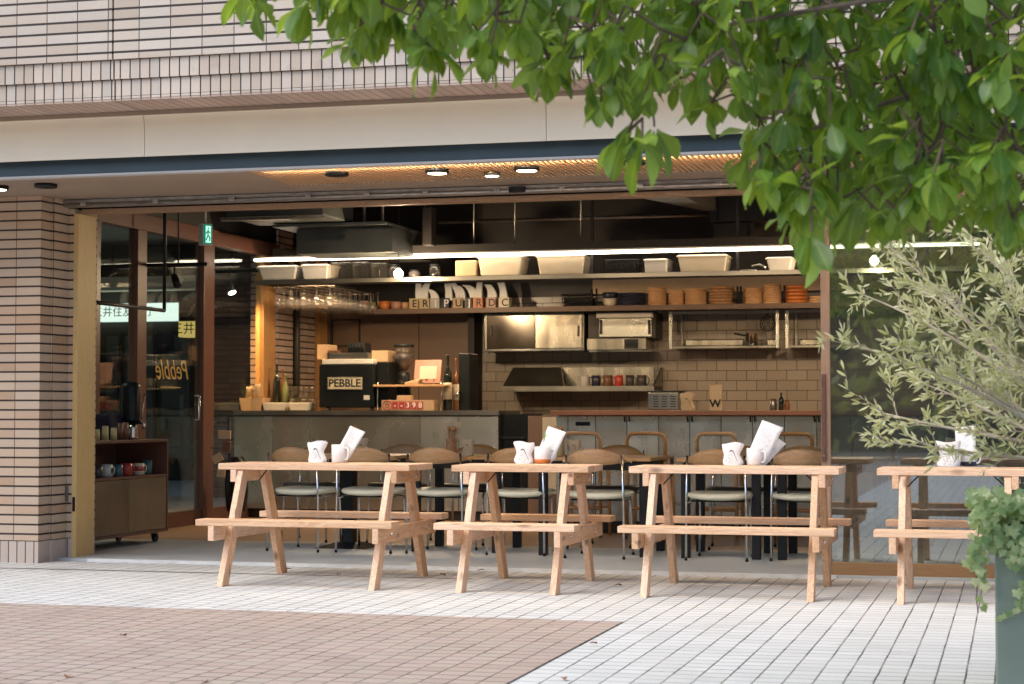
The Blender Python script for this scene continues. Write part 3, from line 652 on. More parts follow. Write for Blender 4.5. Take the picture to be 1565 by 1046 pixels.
# ================================================================== CHAIRS, INNER TABLES, STOOLS
def chair_proto(dark):
    t = T('steel_chair', 'x', 'chair', (0,0,0))
    # origin under the middle of the back rods; the seat lies towards +y
    for s in (-1, 1):
        b = MB(); b.tube([(s*.212,0,.0),(s*.209,.006,.40),(s*.20,-.012,.73)], .0085, 8); b.build('back_leg', M['chrome'], t, local=True)
        b = MB(); pts = [(s*.19,.44,0),(s*.18,.415,.33)]
        for k in range(6): a = k/5*math.pi/2; pts.append((s*.18, .355+.06*math.cos(a), .35+.06*math.sin(a)))
        pts += [(s*.185,.15,.412),(s*.205,.01,.40)]
        b.tube(pts, .0085, 8); b.build('front_leg', M['chrome'], t, local=True)
        for yy, xx in ((0,.212),(.44,.19)):
            b = MB(); b.lathe([(.011,0),(.011,.014),(.009,.018)], (s*xx,yy,0), 8); b.build('foot_cap', M['blackp'], t, local=True)
    b = MB(); b.tube([(-.18,.34,.412),(0,.34,.415),(.18,.34,.412)], .007, 6); b.tube([(-.195,.09,.41),(.195,.09,.41)], .007, 6)
    b.build('seat_frame', M['blackp'], t, local=True)
    b = MB(); n = 28
    prof = [(.0,.425),(.72,.423),(.95,.432),(1.0,.447),(.97,.462),(.85,.470),(.5,.472),(0,.466)]
    v = []; fs = []
    for r_, z in prof:
        for k in range(n):
            a = 2*math.pi*k/n; c, s = math.cos(a), math.sin(a)
            x = .235*r_*math.copysign(abs(c)**.75, c); y = .235 + .21*r_*math.copysign(abs(s)**.75, s)
            v.append((x, y, z - .012*(1-(y-.02)/.43) + .01*(abs(x)/.235)**2))
    for i in range(len(prof)-1):
        for k in range(n): fs.append((i*n+k, i*n+(k+1)%n, (i+1)*n+(k+1)%n, (i+1)*n+k))
    b.add(v, fs, True); b.build('seat', M['seat_dark'] if dark else M['seat'], t, local=True)
    # wide bent plywood back, arched along its upper edge
    b = MB(); v = []; nx = 18
    for s in (0, 1):
        for j in range(4):
            for i in range(nx+1):
                u = -1+2*i/nx; z0 = .655+.03*u*u; z1 = .775 - .085*u*u - .02*abs(u)**4
                zz = z0+(z1-z0)*j/3
                v.append((u*.25, -.045 + .14*u*u + s*.011 - .02*(j/3-.5), zz))
    m_ = nx+1; fs = []
    for j in range(3):
        for i in range(nx):
            a = j*m_+i; fs.append((a+1,a,a+m_,a+m_+1)); q = a+4*m_; fs.append((q,q+1,q+m_+1,q+m_))
    for i in range(nx): fs.append((i,i+1,i+1+4*m_,i+4*m_)); a = 3*m_+i; fs.append((a+1,a,a+4*m_,a+1+4*m_))
    for j in range(3):
        a = j*m_; fs.append((a,a+4*m_,a+5*m_,a+m_)); a = j*m_+nx; fs.append((a+m_,a+5*m_,a+4*m_,a))
    b.add(v, fs, True); b.build('backrest', M['oak_x'], t, local=True)
    return t
NEAR = [(-5.17,12.93,-.12,'cream seated steel chair nearest the metal framed glass partition, its back to the street'),
 (-4.62,12.94,.0,'cream seated steel chair seen behind the middle of the long table by the pillar'),
 (-4.09,12.99,.0,'cream seated steel chair behind the right legs of the long table by the pillar'),
 (-3.48,12.99,.03,'cream seated steel chair behind the middle of the short picnic table'),
 (-2.87,12.86,.0,'cream seated steel chair behind the right legs of the short picnic table'),
 (-2.01,12.88,.0,'cream seated steel chair behind the middle of the picnic table before the door post'),
 (-1.43,12.97,.0,'cream seated steel chair just left of the door post')]
pc = chair_proto(False)
for i, (x, y, rz, lab) in enumerate(NEAR):
    if i == 0: pc.location = (x,y,.018); pc.rotation_euler.z = rz; pc['label'] = lab; pc['group'] = 'steel chairs with their backs to the street'
    else: dup(pc, (x,y,.018), rz, lab)
FARC = [(495,'dark seated chair facing the street behind the menu mug of the farthest long table'),
 (620,'dark seated chair facing the street behind the right end of the farthest long table'),
 (730,'dark seated chair facing the street between the two inner napkin holders'),
 (945,'dark seated chair facing the street just right of the short picnic table'),
 (1130,'dark seated chair facing the street behind the right hand napkin holder'),
 (1226,'dark seated chair facing the street next to the door post')]
pf = chair_proto(True)
for i, (px, lab) in enumerate(FARC):
    loc = (wx(px,14.35), 14.35, .018)
    if i == 0: pf.location = loc; pf.rotation_euler.z = math.pi; pf['label'] = lab; pf['group'] = 'dark seated chairs facing the street'
    else: dup(pf, loc, math.pi + .05*math.sin(i*2), lab)
def inner_table(x0, x1, y0, y1, label, ped=False, legs=None):
    t = T('dining_table', label, 'table', ((x0+x1)/2, (y0+y1)/2, .018))
    MB().box(x0,x1,y0,y1,.70,.725).build('tabletop', M['oak_x'], t, bevel=.003)
    MB().box(x0+.04,x1-.04,y0+.03,y1-.03,.635,.699).build('apron', M['black'], t)
    if ped:
        cx, cy = (x0+x1)/2, (y0+y1)/2
        MB().box(cx-.053,cx+.053,cy-.053,cy+.053,.045,.634).build('pedestal', M['black'], t, bevel=.004)
        b = MB(); b.hexa([(cx-.21,cy-.21,.018),(cx+.21,cy-.21,.018),(cx+.21,cy+.21,.018),(cx-.21,cy+.21,.018)],[(cx-.07,cy-.07,.06),(cx+.07,cy-.07,.06),(cx+.07,cy+.07,.06),(cx-.07,cy+.07,.06)])
        b.build('base', M['black'], t)
    else:
        for a in (x0+.03, x1-.09):
            for c in (y0+.03, y1-.09): MB().box(a,a+.06,c,c+.06,.018,.634).build('leg', M['black'], t, bevel=.003)
    return t
inner_table(-5.40,-4.48,13.15,13.85,'dining table on one black pedestal inside behind the farthest long picnic table', True)
inner_table(-4.36,-3.62,13.15,13.85,'black legged dining table inside behind the gap between the first two picnic tables')
inner_table(-3.36,-2.50,13.04,13.80,'black legged dining table whose corner shows right of the short picnic table')
inner_table(-2.32,-1.70,13.04,13.80,'small black legged dining table behind the left half of the table before the door post')
inner_table(-1.64,-.86,13.04,13.80,'black legged dining table running behind the door post')
inner_table(-.55,.35,13.25,13.95,'dining table on a black pedestal seen through the glass door', True)
# things on the inner tables
GT = 'napkin holders on the tables inside the cafe'
for px, lab in ((553,'tan napkin holder on the inner table behind the tall folded menu'),(715,'tan napkin holder on the inner table right of the cutlery jar'),
                (878,'tan napkin holder on the inner table right of the yellow jar'),(1183,'tan napkin holder half behind the curled menu')):
    holder(px, 0, lab, small=True, m=M['tanpaper'], ty=13.4, zt=.7255, group=GT, wd=.105)
def cutlery(px, Y, label, m, wrapped):
    p = Vector((wx(px,Y), Y, .7255)); t = T('cutlery_jar', label, 'cutlery jar', p, 'cutlery jars on the tables inside')
    b = MB(); b.lathe([(.04,0),(.043,.01),(.043,.10),(.036,.115),(.037,.125),(.033,.125),(.034,.02),(0,.02)], (0,0,0), 16); b.build('jar', m, t, local=True)
    b = MB()
    for k in range(5):
        a = k*1.3; b.tube([(.015*math.cos(a),.015*math.sin(a),.03),(.028*math.cos(a),.028*math.sin(a),.19)], .004, 6)
        b.lathe([(0,-.02),(.012,-.01),(.013,.005),(0,.022)], (.028*math.cos(a),.028*math.sin(a),.2), 8, 1, .5)
    b.build('spoons', M['oak_z'], t, local=True)
    if wrapped:
        b = MB(); b.add([(-.06,.03,.10),(.06,.03,.10),(.07,.035,.24),(.0,.04,.26),(-.07,.035,.235)], [(0,1,2,3,4)]); b.add([(-.06,.034,.10),(.06,.034,.10),(.07,.039,.24),(.0,.044,.26),(-.07,.039,.235)], [(4,3,2,1,0)])
        b.build('paper_wrap', M['tanpaper'], t, local=True)
cutlery(690, 13.5, 'dark cutlery jar with a pale paper wrap standing before the steel counter', M['rattan'], True)
cutlery(853, 13.35, 'yellowish jar just right of the copper footed mug', M['candle'], False)
cutlery(540, 13.55, 'dark jar right behind the tall folded menu', M['bottle'], False)
cutlery(1168, 13.5, 'dark patterned jar between the straight menu and the tan holder', M['rattan'], False)
# wooden bar stools with a rounded rectangular back frame
def stool_proto():
    t = T('bar_stool', 'x', 'bar stool', (0,0,0)); w = .155
    b = MB(); b.tube([(-w,0,.60),(-w-.004,-.02,.80),(-w+.012,-.026,.842),(-w+.04,-.028,.856),(0,-.034,.858),(w-.04,-.028,.856),(w-.012,-.026,.842),(w+.004,-.02,.80),(w,0,.60)], .0155, 10)
    b.build('back_frame', M['oak_x'], t, local=True)
    b = MB(); v = []; n = 6
    prof = [(-w-.015,.66),(w+.015,.66)]
    MB().box(-w-.02,w+.02,-.01,.33,.645,.672).build('seat', M['oak_x'], t, local=True, bevel=.01, seg=3)
    for s in (-1,1):
        for y, yy in ((0,-.03),(.30,.33)):
            b = MB(); b.tube([(s*w,y,.65),(s*(w+.012),yy,0)], [.018,.014], 8); b.build('leg', M['oak_z'], t, local=True)
    for y in (-.02,.318):
        b = MB(); b.tube([(-w-.008,y,.24),(w+.008,y,.24)], .011, 8); b.build('rung', M['oak_x'], t, local=True)
    return t
st = stool_proto()
STL = ['wooden bar stool behind the menu of the copper footed mug','wooden bar stool behind the gap left of the long table before the door post',
 'wooden bar stool behind the right hand white napkin holder','wooden bar stool just left of the door post','wooden bar stool seen dimly through the glass door']
for i, px in enumerate((889, 988, 1095, 1211, 1333)):
    loc = (wx(px,15.05), 15.05, .017)
    if i == 0: st.location = loc; st['label'] = STL[0]; st['group'] = 'wooden bar stools at the counter'
    else: dup(st, loc, 0, STL[i])
# ================================================================== STEEL COUNTER AND WHAT STANDS ON IT
YC = 17.0
xc0, xc1 = wx(358,YC), wx(762,YC); CT = 1.064
ct = T('steel_counter', 'long brushed steel serving counter', 'counter', ((xc0+xc1)/2, YC, .017))
MB().box(xc0-.005, xc1+.005, YC-.012, YC+.78, CT-.045, CT).build('countertop', M['steel_d'], ct, bevel=.002)
MB().box(xc0+.005, xc1-.005, YC+.012, YC+.76, .10, CT-.046).build('carcass', M['ductd'], ct)
seam = [358, 416, 473, 642, 701, 762]
for a, b in zip(seam, seam[1:]):
    MB().box(wx(a,YC)+.003, wx(b,YC)-.003, YC, YC+.0115, .11, CT-.058).build('front_panel', M['steel'], ct, bevel=.002)
MB().box(xc0+.02, xc1-.02, YC+.05, YC+.7, .017, .099).build('plinth', M['ductd'], ct)
def onc(px, y0, y1, Y): # base centre on the counter top and height in metres
    return Vector((wx(px,Y), Y, CT)), abs(wz(px,y0,Y)-wz(px,y1,Y))
def wpx(a, b, Y): return wx(b,Y)-wx(a,Y)
# espresso machine
Y = 17.15
X0, X1 = wx(487,Y), wx(571,Y); X2 = wx(595,Y+.1); z1 = CT + (wz(530,555,Y)-wz(530,626,Y))
em = T('espresso_machine', 'black espresso machine with a cream name plate on the steel counter', 'coffee machine', ((X0+X1)/2, Y, CT))
MB().box(X0, X1, Y, Y+.5, CT+.03, z1).build('back_panel', M['blackp'], em, bevel=.012)
MB().box(X1+.002, X2, Y+.08, Y+.5, CT+.03, z1+.02).build('side_housing', M['blackp'], em, bevel=.01)
MB().box(X0+.02, X1-.02, Y+.03, Y+.45, z1+.001, z1+.05).build('cup_rail', M['binwhite'], em, bevel=.006)
for a in (X0+.05, X1-.06, X2-.03):
    b = MB(); b.lathe([(.022,0),(.022,.02),(.016,.03)], (a,Y+.12,CT), 10); b.build('foot', M['chrome'], em)
sx0, sx1 = wx(501,Y), wx(553.5,Y); sz0 = CT+(wz(530,594,Y)-wz(530,626,Y)); sz1 = CT+(wz(530,575,Y)-wz(530,626,Y))
sb = MB().box(sx0, sx1, Y-.012, Y-.001, sz0, sz1).build('name_plate', M['signcream'], em, bevel=.002)
text('PEBBLE', 'lettering', M['ink'], sb, ((sx0+sx1)/2, Y-.0135, (sz0+sz1)/2), (sz1-sz0)*.88, ext=.001, bold=.002)
for q in ((sx0+.004,sx1-.004,sz0+.004,sz0+.008),(sx0+.004,sx1-.004,sz1-.008,sz1-.004),(sx0+.004,sx0+.008,sz0+.008,sz1-.008),(sx1-.008,sx1-.004,sz0+.008,sz1-.008)):
    MB().box(q[0],q[1],Y-.0135,Y-.0122,q[2],q[3]).build('border', M['ink'], sb)
MB().box(wx(556,Y), wx(565,Y), Y-.004, Y-.001, CT+(626-610)*.0065, CT+(626-603)*.0065).build('sticker', M['binwhite'], em)
zt = z1+.051
tag(MB().box(wx(487,Y+.2), wx(503,Y+.2), Y+.15, Y+.42, z1+.051, z1+.20).build('paper_box', M['kraft'], bevel=.004), 'beige box standing at the left end of the espresso machine top', 'box')
tag(MB().box(wx(505,Y+.1), wx(565,Y+.1), Y+.06, Y+.4, z1+.052, z1+.115).build('steel_tray', M['steel_d'], bevel=.01), 'grey steel tray on top of the espresso machine', 'tray')
t = T('cup_stack', 'dark ridged cup holder on the tray of the espresso machine', 'cup holder', (wx(548,Y+.2), Y+.2, z1+.116))
b = MB(); X0_, X1_ = wx(536,Y+.2), wx(562,Y+.2); b.box(X0_, X1_, Y+.1, Y+.3, z1+.116, z1+.215); b.build('box', M['black'], t, bevel=.008)
b = MB()
for k in range(9): x = X0_+.012+(X1_-X0_-.024)*k/8; b.tube([(x,Y+.097,z1+.12),(x,Y+.097,z1+.21)], .006, 6)
b.build('ridges', M['blackp'], t)
tag(MB().box(wx(570,Y+.2), wx(595,Y+.2), Y+.15, Y+.4, z1+.022, z1+.135).build('paper_box', M['kraft'], bevel=.006), 'tan carton on the right housing of the espresso machine', 'box')
tag(MB().box(wx(503,Y+.15), wx(520,Y+.15), Y+.1, Y+.3, z1+.116, z1+.14).build('folded_cloth', M['brownmug'], bevel=.008), 'dark brown folded cloth on the tray of the espresso machine', 'cloth')
# grinder
Y = 17.35; p, h = onc(617, 526, 626, Y); k = h/100
g = T('coffee_grinder', 'coffee grinder with a bean filled hopper beside the espresso machine', 'grinder', p)
b = MB(); b.lathe([(.075,0),(.08,12*k),(.07,20*k),(.06,50*k),(.055,58*k),(0,60*k)], p, 20); b.build('body', M['blackp'], g)
b = MB(); b.lathe([(5*k*1.2,60.5*k),(15*k,78*k),(15.5*k,97*k)], p, 24); b.build('hopper', M['clear'], g)
b = MB(); b.lathe([(5*k,61*k),(14.6*k,78*k),(14.8*k,86*k),(0,87*k)], p, 24); b.build('beans', M['darkmug'], g)
b = MB(); b.lathe([(16*k,97.2*k),(16*k,101*k),(0,102*k)], p, 24); b.build('lid', M['blackp'], g)
b = MB(); b.tube([(p.x,p.y-.075,p.z+44*k),(p.x,p.y-.10,p.z+44*k)], .018, 10); b.build('spout', M['chrome'], g)
# riser shelf
Y = 17.12; x0, x1 = wx(570,Y), wx(681,Y); zz = CT+(626-591)*.0066
rs = T('riser_shelf', 'thin wooden riser shelf on metal rods over the red number counter', 'shelf', ((x0+x1)/2, Y, CT))
MB().box(x0, x1, Y, Y+.3, zz, zz+.02).build('board', M['oak_x'], rs, bevel=.003)
for a in (x0+.04, x1-.05):
    for c in (Y+.02, Y+.27): b = MB(); b.tube([(a,c,CT),(a,c,zz+.045)], .006, 8); b.build('rod', M['chrome'], rs)
zb = zz+.0205
po = T('register_screen', 'mauve backed register tablet standing on the riser shelf', 'tablet', (wx(651,Y+.2), Y+.2, zb))
b = MB(); b.box(wx(631,Y+.2), wx(672,Y+.2), -.012, .012, .01, .25); b.xf(Matrix.Translation((0,Y+.22,zb)) @ Matrix.Rotation(R(-14),4,'X')); b.build('screen_back', M['pinkc'], po, bevel=.006)
b = MB(); b.tube([(wx(651,Y+.2),Y+.25,zb),(wx(651,Y+.2),Y+.21,zb+.08)], .015, 8); b.build('stand', M['chrome'], po)
ch = T('card_stand', 'white card on a little wire easel in front of the register tablet', 'card', (wx(650,Y+.06), Y+.06, zb))
b = MB(); b.box(wx(638,Y), wx(664,Y), -.003, .003, 0, .125); b.xf(Matrix.Translation((0,Y+.06,zb+.055)) @ Matrix.Rotation(R(-12),4,'X')); b.build('card', M['cream'], ch)
b = MB(); [b.tube([(wx(a,Y),Y+.05,zb),(wx(a+2,Y),Y+.08,zb+.10)], .004, 6) for a in (641,659)]; b.build('easel', M['chrome'], ch)
tr = T('order_pad', 'tilted cardboard coin tray on the riser shelf left of the card', 'tray', (wx(628,Y+.05), Y+.05, zb))
b = MB(); b.hexa([(wx(617,Y),Y+.02,zb),(wx(638,Y),Y+.02,zb),(wx(638,Y),Y+.16,zb),(wx(617,Y),Y+.16,zb)],[(wx(617,Y),Y+.02,zb+.02),(wx(638,Y),Y+.02,zb+.035),(wx(638,Y),Y+.16,zb+.07),(wx(617,Y),Y+.16,zb+.03)])
b.build('tray', M['kraft'], tr, bevel=.003)
# number counter
Yn = 17.06; x0, x1 = wx(583,Yn), wx(663,Yn); h = wz(600,611,Yn)-wz(600,627,Yn)
nc = T('number_counter', 'cardboard counter box with red squares reading 398', 'number counter', ((x0+x1)/2, Yn, CT))
MB().box(x0, x1, Yn, Yn+.12, CT, CT+h).build('box', M['kraft'], nc, bevel=.002)
for k, (px, ch_) in enumerate(((604,'-'),(614,'-'),(623.5,'3'),(633,'9'),(642.5,'8'))):
    sq = MB().box(wx(px-4.3,Yn), wx(px+4.3,Yn), Yn-.006, Yn-.001, CT+h*.14, CT+h*.86).build('red_flap', M['red'], nc)
    text(ch_, 'digit', M['wht_ink'], sq, (wx(px,Yn), Yn-.0075, CT+h*.5), h*.72, ext=.0008, bold=.001)
for r_ in (.045, .018):
    b = MB(); cx, cz = wx(592,Yn), CT+h*.5; b.tube([(cx+r_*math.cos(a*math.pi/12), Yn-.003, cz+r_*math.sin(a*math.pi/12)) for a in range(25)], .004, 5, False); b.build('ring_emblem', M['red'], nc)
tag(MB().box(wx(608,Yn+.05), wx(630,Yn+.05), Yn+.02, Yn+.1, CT+h+.001, CT+h+.045).build('small_box', M['kraft'], bevel=.003), 'little tan box lying on the red number counter', 'box')
# bottles
def bottle(px, Y, wpx_, y0, y1, m, label, base=CT, lab=True, group=None, neck=.35):
    p = Vector((wx(px,Y), Y, base)); h = wz(px,y0,Y)-wz(px,y1,Y); r = wpx(px-wpx_/2, px+wpx_/2, Y)/2
    t = T('bottle', label, 'bottle', p, group)
    b = MB(); b.lathe([(r*.9,0),(r,h*.03),(r,h*.60),(r*.85,h*.68),(r*neck,h*.78),(r*neck,h*.96),(r*neck*1.15,h*.965),(r*neck*1.15,h),(0,h)], p, 16); b.build('glass', m, t)
    if lab:
        b = MB(); b.lathe([(r*1.012,h*.20),(r*1.012,h*.50)], p, 16); b.build('label', M['cream'], t)
    return t
bottle(684, 17.3, 13, 541, 626, M['bottle'], 'dark wine bottle with a cream label left of the black tower')
bottle(697, 17.4, 9, 546, 626, M['amber'], 'slimmer brown bottle with a small label right of the wine bottle')
tw = T('drink_tower', 'tall black drinks dispenser at the end of the steel counter', 'dispenser', (wx(712,17.45), 17.45, CT))
MB().box(wx(703,17.45), wx(720,17.45), 17.4, 17.7, CT, CT+.56).build('housing', M['blackp'], tw, bevel=.01)
b = MB(); b.tube([(wx(699,17.3),17.38,CT+.2),(wx(695,17.3),17.34,CT+.14)], .012, 8); b.build('tap', M['chrome'], tw)
# left end
Y = 17.15
kb = T('kraft_tray', 'kraft paper box at the left end of the steel counter', 'box', (wx(382,Y), Y, CT)); h = .125
X0, X1 = wx(366,Y), wx(401,Y)
b = MB(); b.hexa([(X0+.02,Y,CT),(X1-.02,Y,CT),(X1-.02,Y+.2,CT),(X0+.02,Y+.2,CT)],[(X0,Y-.01,CT+h),(X1,Y-.01,CT+h),(X1,Y+.21,CT+h),(X0,Y+.21,CT+h)]); b.build('box', M['kraft'], kb)
for px, y0, lab in ((381,591,'shorter stack of gold paper cups in the kraft box'),(394,587,'taller stack of gold paper cups in the kraft box')):
    p = Vector((wx(px,Y+.1), Y+.1, CT+h)); hh = (608-y0)*.0066
    b = MB()
    b.lathe([(.040,0),(.034,hh*.75),(.0345,hh*.76),(.031,hh),(0,hh)], p, 16)
    tag(b.build('paper_cup', M['tanpaper']), lab, 'paper cups')
for a, c, lab in ((401,436,'pale enamel tray left of its twin on the steel counter'),(441,472,'pale enamel tray next to the espresso machine')):
    t = T('enamel_tray', lab, 'tray', (wx((a+c)/2,Y), Y, CT)); X0, X1 = wx(a,Y), wx(c,Y)
    b = MB(); b.hexa([(X0+.015,Y,CT),(X1-.015,Y,CT),(X1-.015,Y+.18,CT),(X0+.015,Y+.18,CT)],[(X0,Y-.01,CT+.078),(X1,Y-.01,CT+.078),(X1,Y+.19,CT+.078),(X0,Y+.19,CT+.078)])
    b.build('tray', M['binwhite'], t, bevel=.008)
bottle(423, 17.45, 10, 556, 627, M['bottle'], 'tall dark bottle with a bright pourer behind the enamel trays', lab=False, neck=.25)
bottle(436, 17.5, 11, 572, 627, M['bottleg'], 'green bottle standing behind the enamel trays', lab=False)
bottle(432, 17.6, 7, 563, 627, M['amber'], 'thin brown bottle half hidden behind the green one', lab=False)
def tumbler(px, Y, h, r, label, base, group):
    b = MB(); p = (wx(px,Y),Y,base); b.lathe([(r*.8,0),(r,h),(r*.94,h),(r*.74,.01),(0,.01)], p, 14)
    tag(b.build('glass_tumbler', M['clear']), label, 'glass', group)
for k, (px, yy) in enumerate(((447,0),(456,.05),(464,0),(473,.06),(480,.02),(451,.14),(468,.15))):
    tumbler(px, 17.36+yy, .13, .036, 'clear tumbler in the cluster between the green bottle and the espresso machine', CT, 'tumblers beside the espresso machine')
for k, (px, yy) in enumerate(((449,0),(459,.06),(468,.0),(477,.06))):
    tumbler(px, 17.38+yy, .11, .034, 'clear upturned glass stacked on the tumblers beside the espresso machine', CT+.132, 'upper glasses beside the espresso machine')
# paper bag display at the left of the counter
Y = 15.9
bd = T('bag_stand', 'black stand hung with small paper bags at the left end of the counter', 'display stand', (wx(351,Y), Y, .017))
b = MB(); b.tube([(wx(352,Y),Y,.05),(wx(350,Y),Y,1.0)], .012, 8); b.lathe([(.14,0),(.14,.02),(.02,.05)], (wx(352,Y),Y,.017), 20)
for zq, dx in ((.95,-.1),(.80,.06),(.72,-.16),(.6,-.06)): b.tube([(wx(350,Y),Y,zq),(wx(350,Y)+dx,Y-.03,zq)], .004, 6)
b.build('pole', M['black'], bd)
b = MB(); b.lathe([(.09,.12),(.11,.3),(.10,.55),(.06,.62)], (wx(354,Y),Y+.12,.017), 16); b.build('basket', M['blackp'], bd)
for k, (a, c, y0, y1, rot, mm) in enumerate(((338,357,658,671,.05,'kraft'),(345,357,674,691,.2,'brownmug'),(331,346,694,707,-.5,'kraft'),(339,351,711,729,.1,'kraft'))):
    cx, cz = wx((a+c)/2,Y), wz(345,(y0+y1)/2,Y); w_, h_ = wpx(a,c,Y), wz(345,y0,Y)-wz(345,y1,Y)
    b = MB(); b.box(-w_/2,w_/2,-.012,.012,-h_/2,h_/2); b.xf(Matrix.Translation((cx,Y-.06-.01*k,cz)) @ Matrix.Rotation(rot,4,'Y'))
    tag(b.build('paper_bag', M[mm], bevel=.004), ['pale paper bag at the top of the black bag stand','brown bean bag under the topmost bag of the stand','tilted grey tan paper bag sticking out left of the stand','lowest tan paper bag on the black bag stand'][k], 'paper bag')
# ================================================================== LEFT CABINET ON CASTERS
XC = -6.56; D0 = .46
y0c, y1c = 12.35, aX(257, 745, XC).y
ztop = aX(257,671,XC).z; zbot = .10; zmid = aX(257,726,XC).z
cb = T('rolling_cabinet', 'red brown cabinet on casters with steel doors and an open shelf', 'cabinet', (XC-.23, (y0c+y1c)/2, .017))
MB().box(XC-D0, XC, y0c, y1c, ztop-.022, ztop).build('top_board', M['dark_y'], cb, bevel=.002)
MB().box(XC-D0, XC, y1c-.022, y1c, zbot+.022, ztop-.023).build('side_board', M['dark_z'], cb, bevel=.002)
MB().box(XC-D0, XC, y0c, y0c+.022, zbot+.022, ztop-.023).build('side_board', M['dark_z'], cb, bevel=.002)
MB().box(XC-D0, XC, y0c, y1c, zbot, zbot+.0215).build('bottom_board', M['dark_y'], cb, bevel=.002)
MB().box(XC-D0, XC-.001, y0c+.023, y1c-.023, zmid-.01, zmid+.01).build('shelf_board', M['dark_y'], cb)
MB().box(XC-D0, XC-D0+.012, y0c+.023, y1c-.023, zbot+.022, ztop-.023).build('back_board', M['dark_y'], cb)
ysm = aX(198,770,XC).y
for a, c in ((y0c+.026, ysm-.004),(ysm+.004, y1c-.026)):
    d_ = MB().box(XC-.02, XC-.004, a, c, zbot+.026, zmid-.014).build('steel_door', M['steel_d'], cb, bevel=.002)
for yy in (y0c+.12, y1c-.10):
    for xx in (XC-.07, XC-D0+.07):
        c_ = MB().box(xx-.03,xx+.03,yy-.03,yy+.03,zbot-.008,zbot-.001).build('caster', M['chrome'], cb)
        b = MB(); b.tube([(xx-.012,yy+.015,.017+.034),(xx+.012,yy+.015,.017+.034)], .034, 16); b.build('wheel', M['blackp'], c_)
        b = MB(); b.beam((xx-.018,yy,zbot-.008),(xx-.018,yy+.015,.05),.004,.03,(1,0,0)); b.beam((xx+.018,yy,zbot-.008),(xx+.018,yy+.015,.05),.004,.03,(1,0,0)); b.build('fork', M['chrome'], c_)
def onX(px, X, z): p = aX(px, 640, X); return Vector((X, p.y, z))
zl = zmid+.0105; xm = XC-.10
for px, m, r, h, hd_, lab in ((149,'darkmug',.040,.085,0,'dark mug at the far left of the cabinet shelf'),(163,'greymug',.047,.095,1,'grey mug with a dark print on the cabinet shelf'),
      (181,'teal',.036,.09,0,'dark teal mug between the grey and the red ones'),(194,'redmug',.044,.095,1,'plain red mug on the cabinet shelf'),(212,'cream',.047,.09,1,'cream mug with a red band on the cabinet shelf'),(226,'teal',.036,.11,0,'tall grey teal tumbler at the right of the cabinet shelf')):
    p = onX(px, xm, zl); t = mug('shelf_mug', lab, 'mug', p, r, h, M[m], 'mugs on the cabinet shelf', hd_, R(60))
    if px == 212: b = MB(); b.lathe([(r*1.01,h*.35),(r*1.01,h*.75)], (0,0,0), 20); b.build('red_band', M['redmug'], t, local=True)
    if px == 163: b = MB(); b.box(r*.985,r*1.02,-.012,.012,h*.3,h*.7); b.build('print', M['ink'], t, local=True)
for px, m, r, h, lab in ((148,'candle',.026,.085,'yellow paper cup at the far left of the cabinet top'),(161,'candle',.028,.11,'taller yellow paper cup on the cabinet top'),(174,'candle',.026,.095,'shorter yellow paper cup left of the dark tumblers'),
      (184,'brownmug',.024,.13,'brown tumbler beside the yellow cups on the cabinet'),(192,'brownmug',.026,.135,'brown tumbler nearest the black drinks dispenser')):
    p = onX(px, XC-.12, ztop); b = MB(); b.lathe([(r,0),(r*.82,h),(r*.76,h),(r*.9,.008),(0,.008)], p, 16); tag(b.build('paper_cup', M[m]), lab, 'cup')
p = onX(199, XC-.2, ztop)
ds = T('drink_dispenser', 'black insulated drinks dispenser with a chrome tap on the rolling cabinet', 'dispenser', p); k = p.length/F
b = MB(); b.lathe([(15*k,26*k),(15.5*k,30*k),(15.5*k,78*k),(13*k,84*k),(6*k,86*k),(0,86*k)], p, 24); b.build('body', M['blackp'], ds)
b = MB(); b.lathe([(14*k,0),(14*k,2*k),(11*k,3*k),(11*k,26*k)], p, 24); b.build('stand', M['black'], ds)
b = MB(); b.tube([p+Vector((.08,-.02,.13)),p+Vector((.13,-.02,.13)),p+Vector((.13,-.02,.08))], .014, 8); b.build('tap', M['chrome'], ds)
b = MB(); b.tube([p+Vector((.10,.0,.16)),p+Vector((.115,.02,.36))], .006, 6); b.build('sight_tube', M['chrome'], ds)
p = onX(203, XC-.1, ztop); t = T('steel_pitcher', 'small copper tinted steel pitcher below the dispenser tap', 'pitcher', p)
b = MB(); b.lathe([(.03,0),(.033,.02),(.026,.08),(.03,.11),(.027,.11),(.02,.03),(0,.03)], (0,0,0), 18); b.build('body', M['chrome'], t, local=True)
b = MB(); b.tube([(.0,-.026,.09),(.0,-.055,.085),(.0,-.055,.03),(.0,-.03,.02)], .004, 6); b.build('handle', M['chrome'], t, local=True)
p = onX(166, XC-.3, ztop); tag(MB().box(p.x-.1,p.x+.08,p.y-.12,p.y+.10,ztop,ztop+.2).build('storage_box', M['navy'], bevel=.01), 'dark blue box behind the yellow cups on the cabinet', 'box')
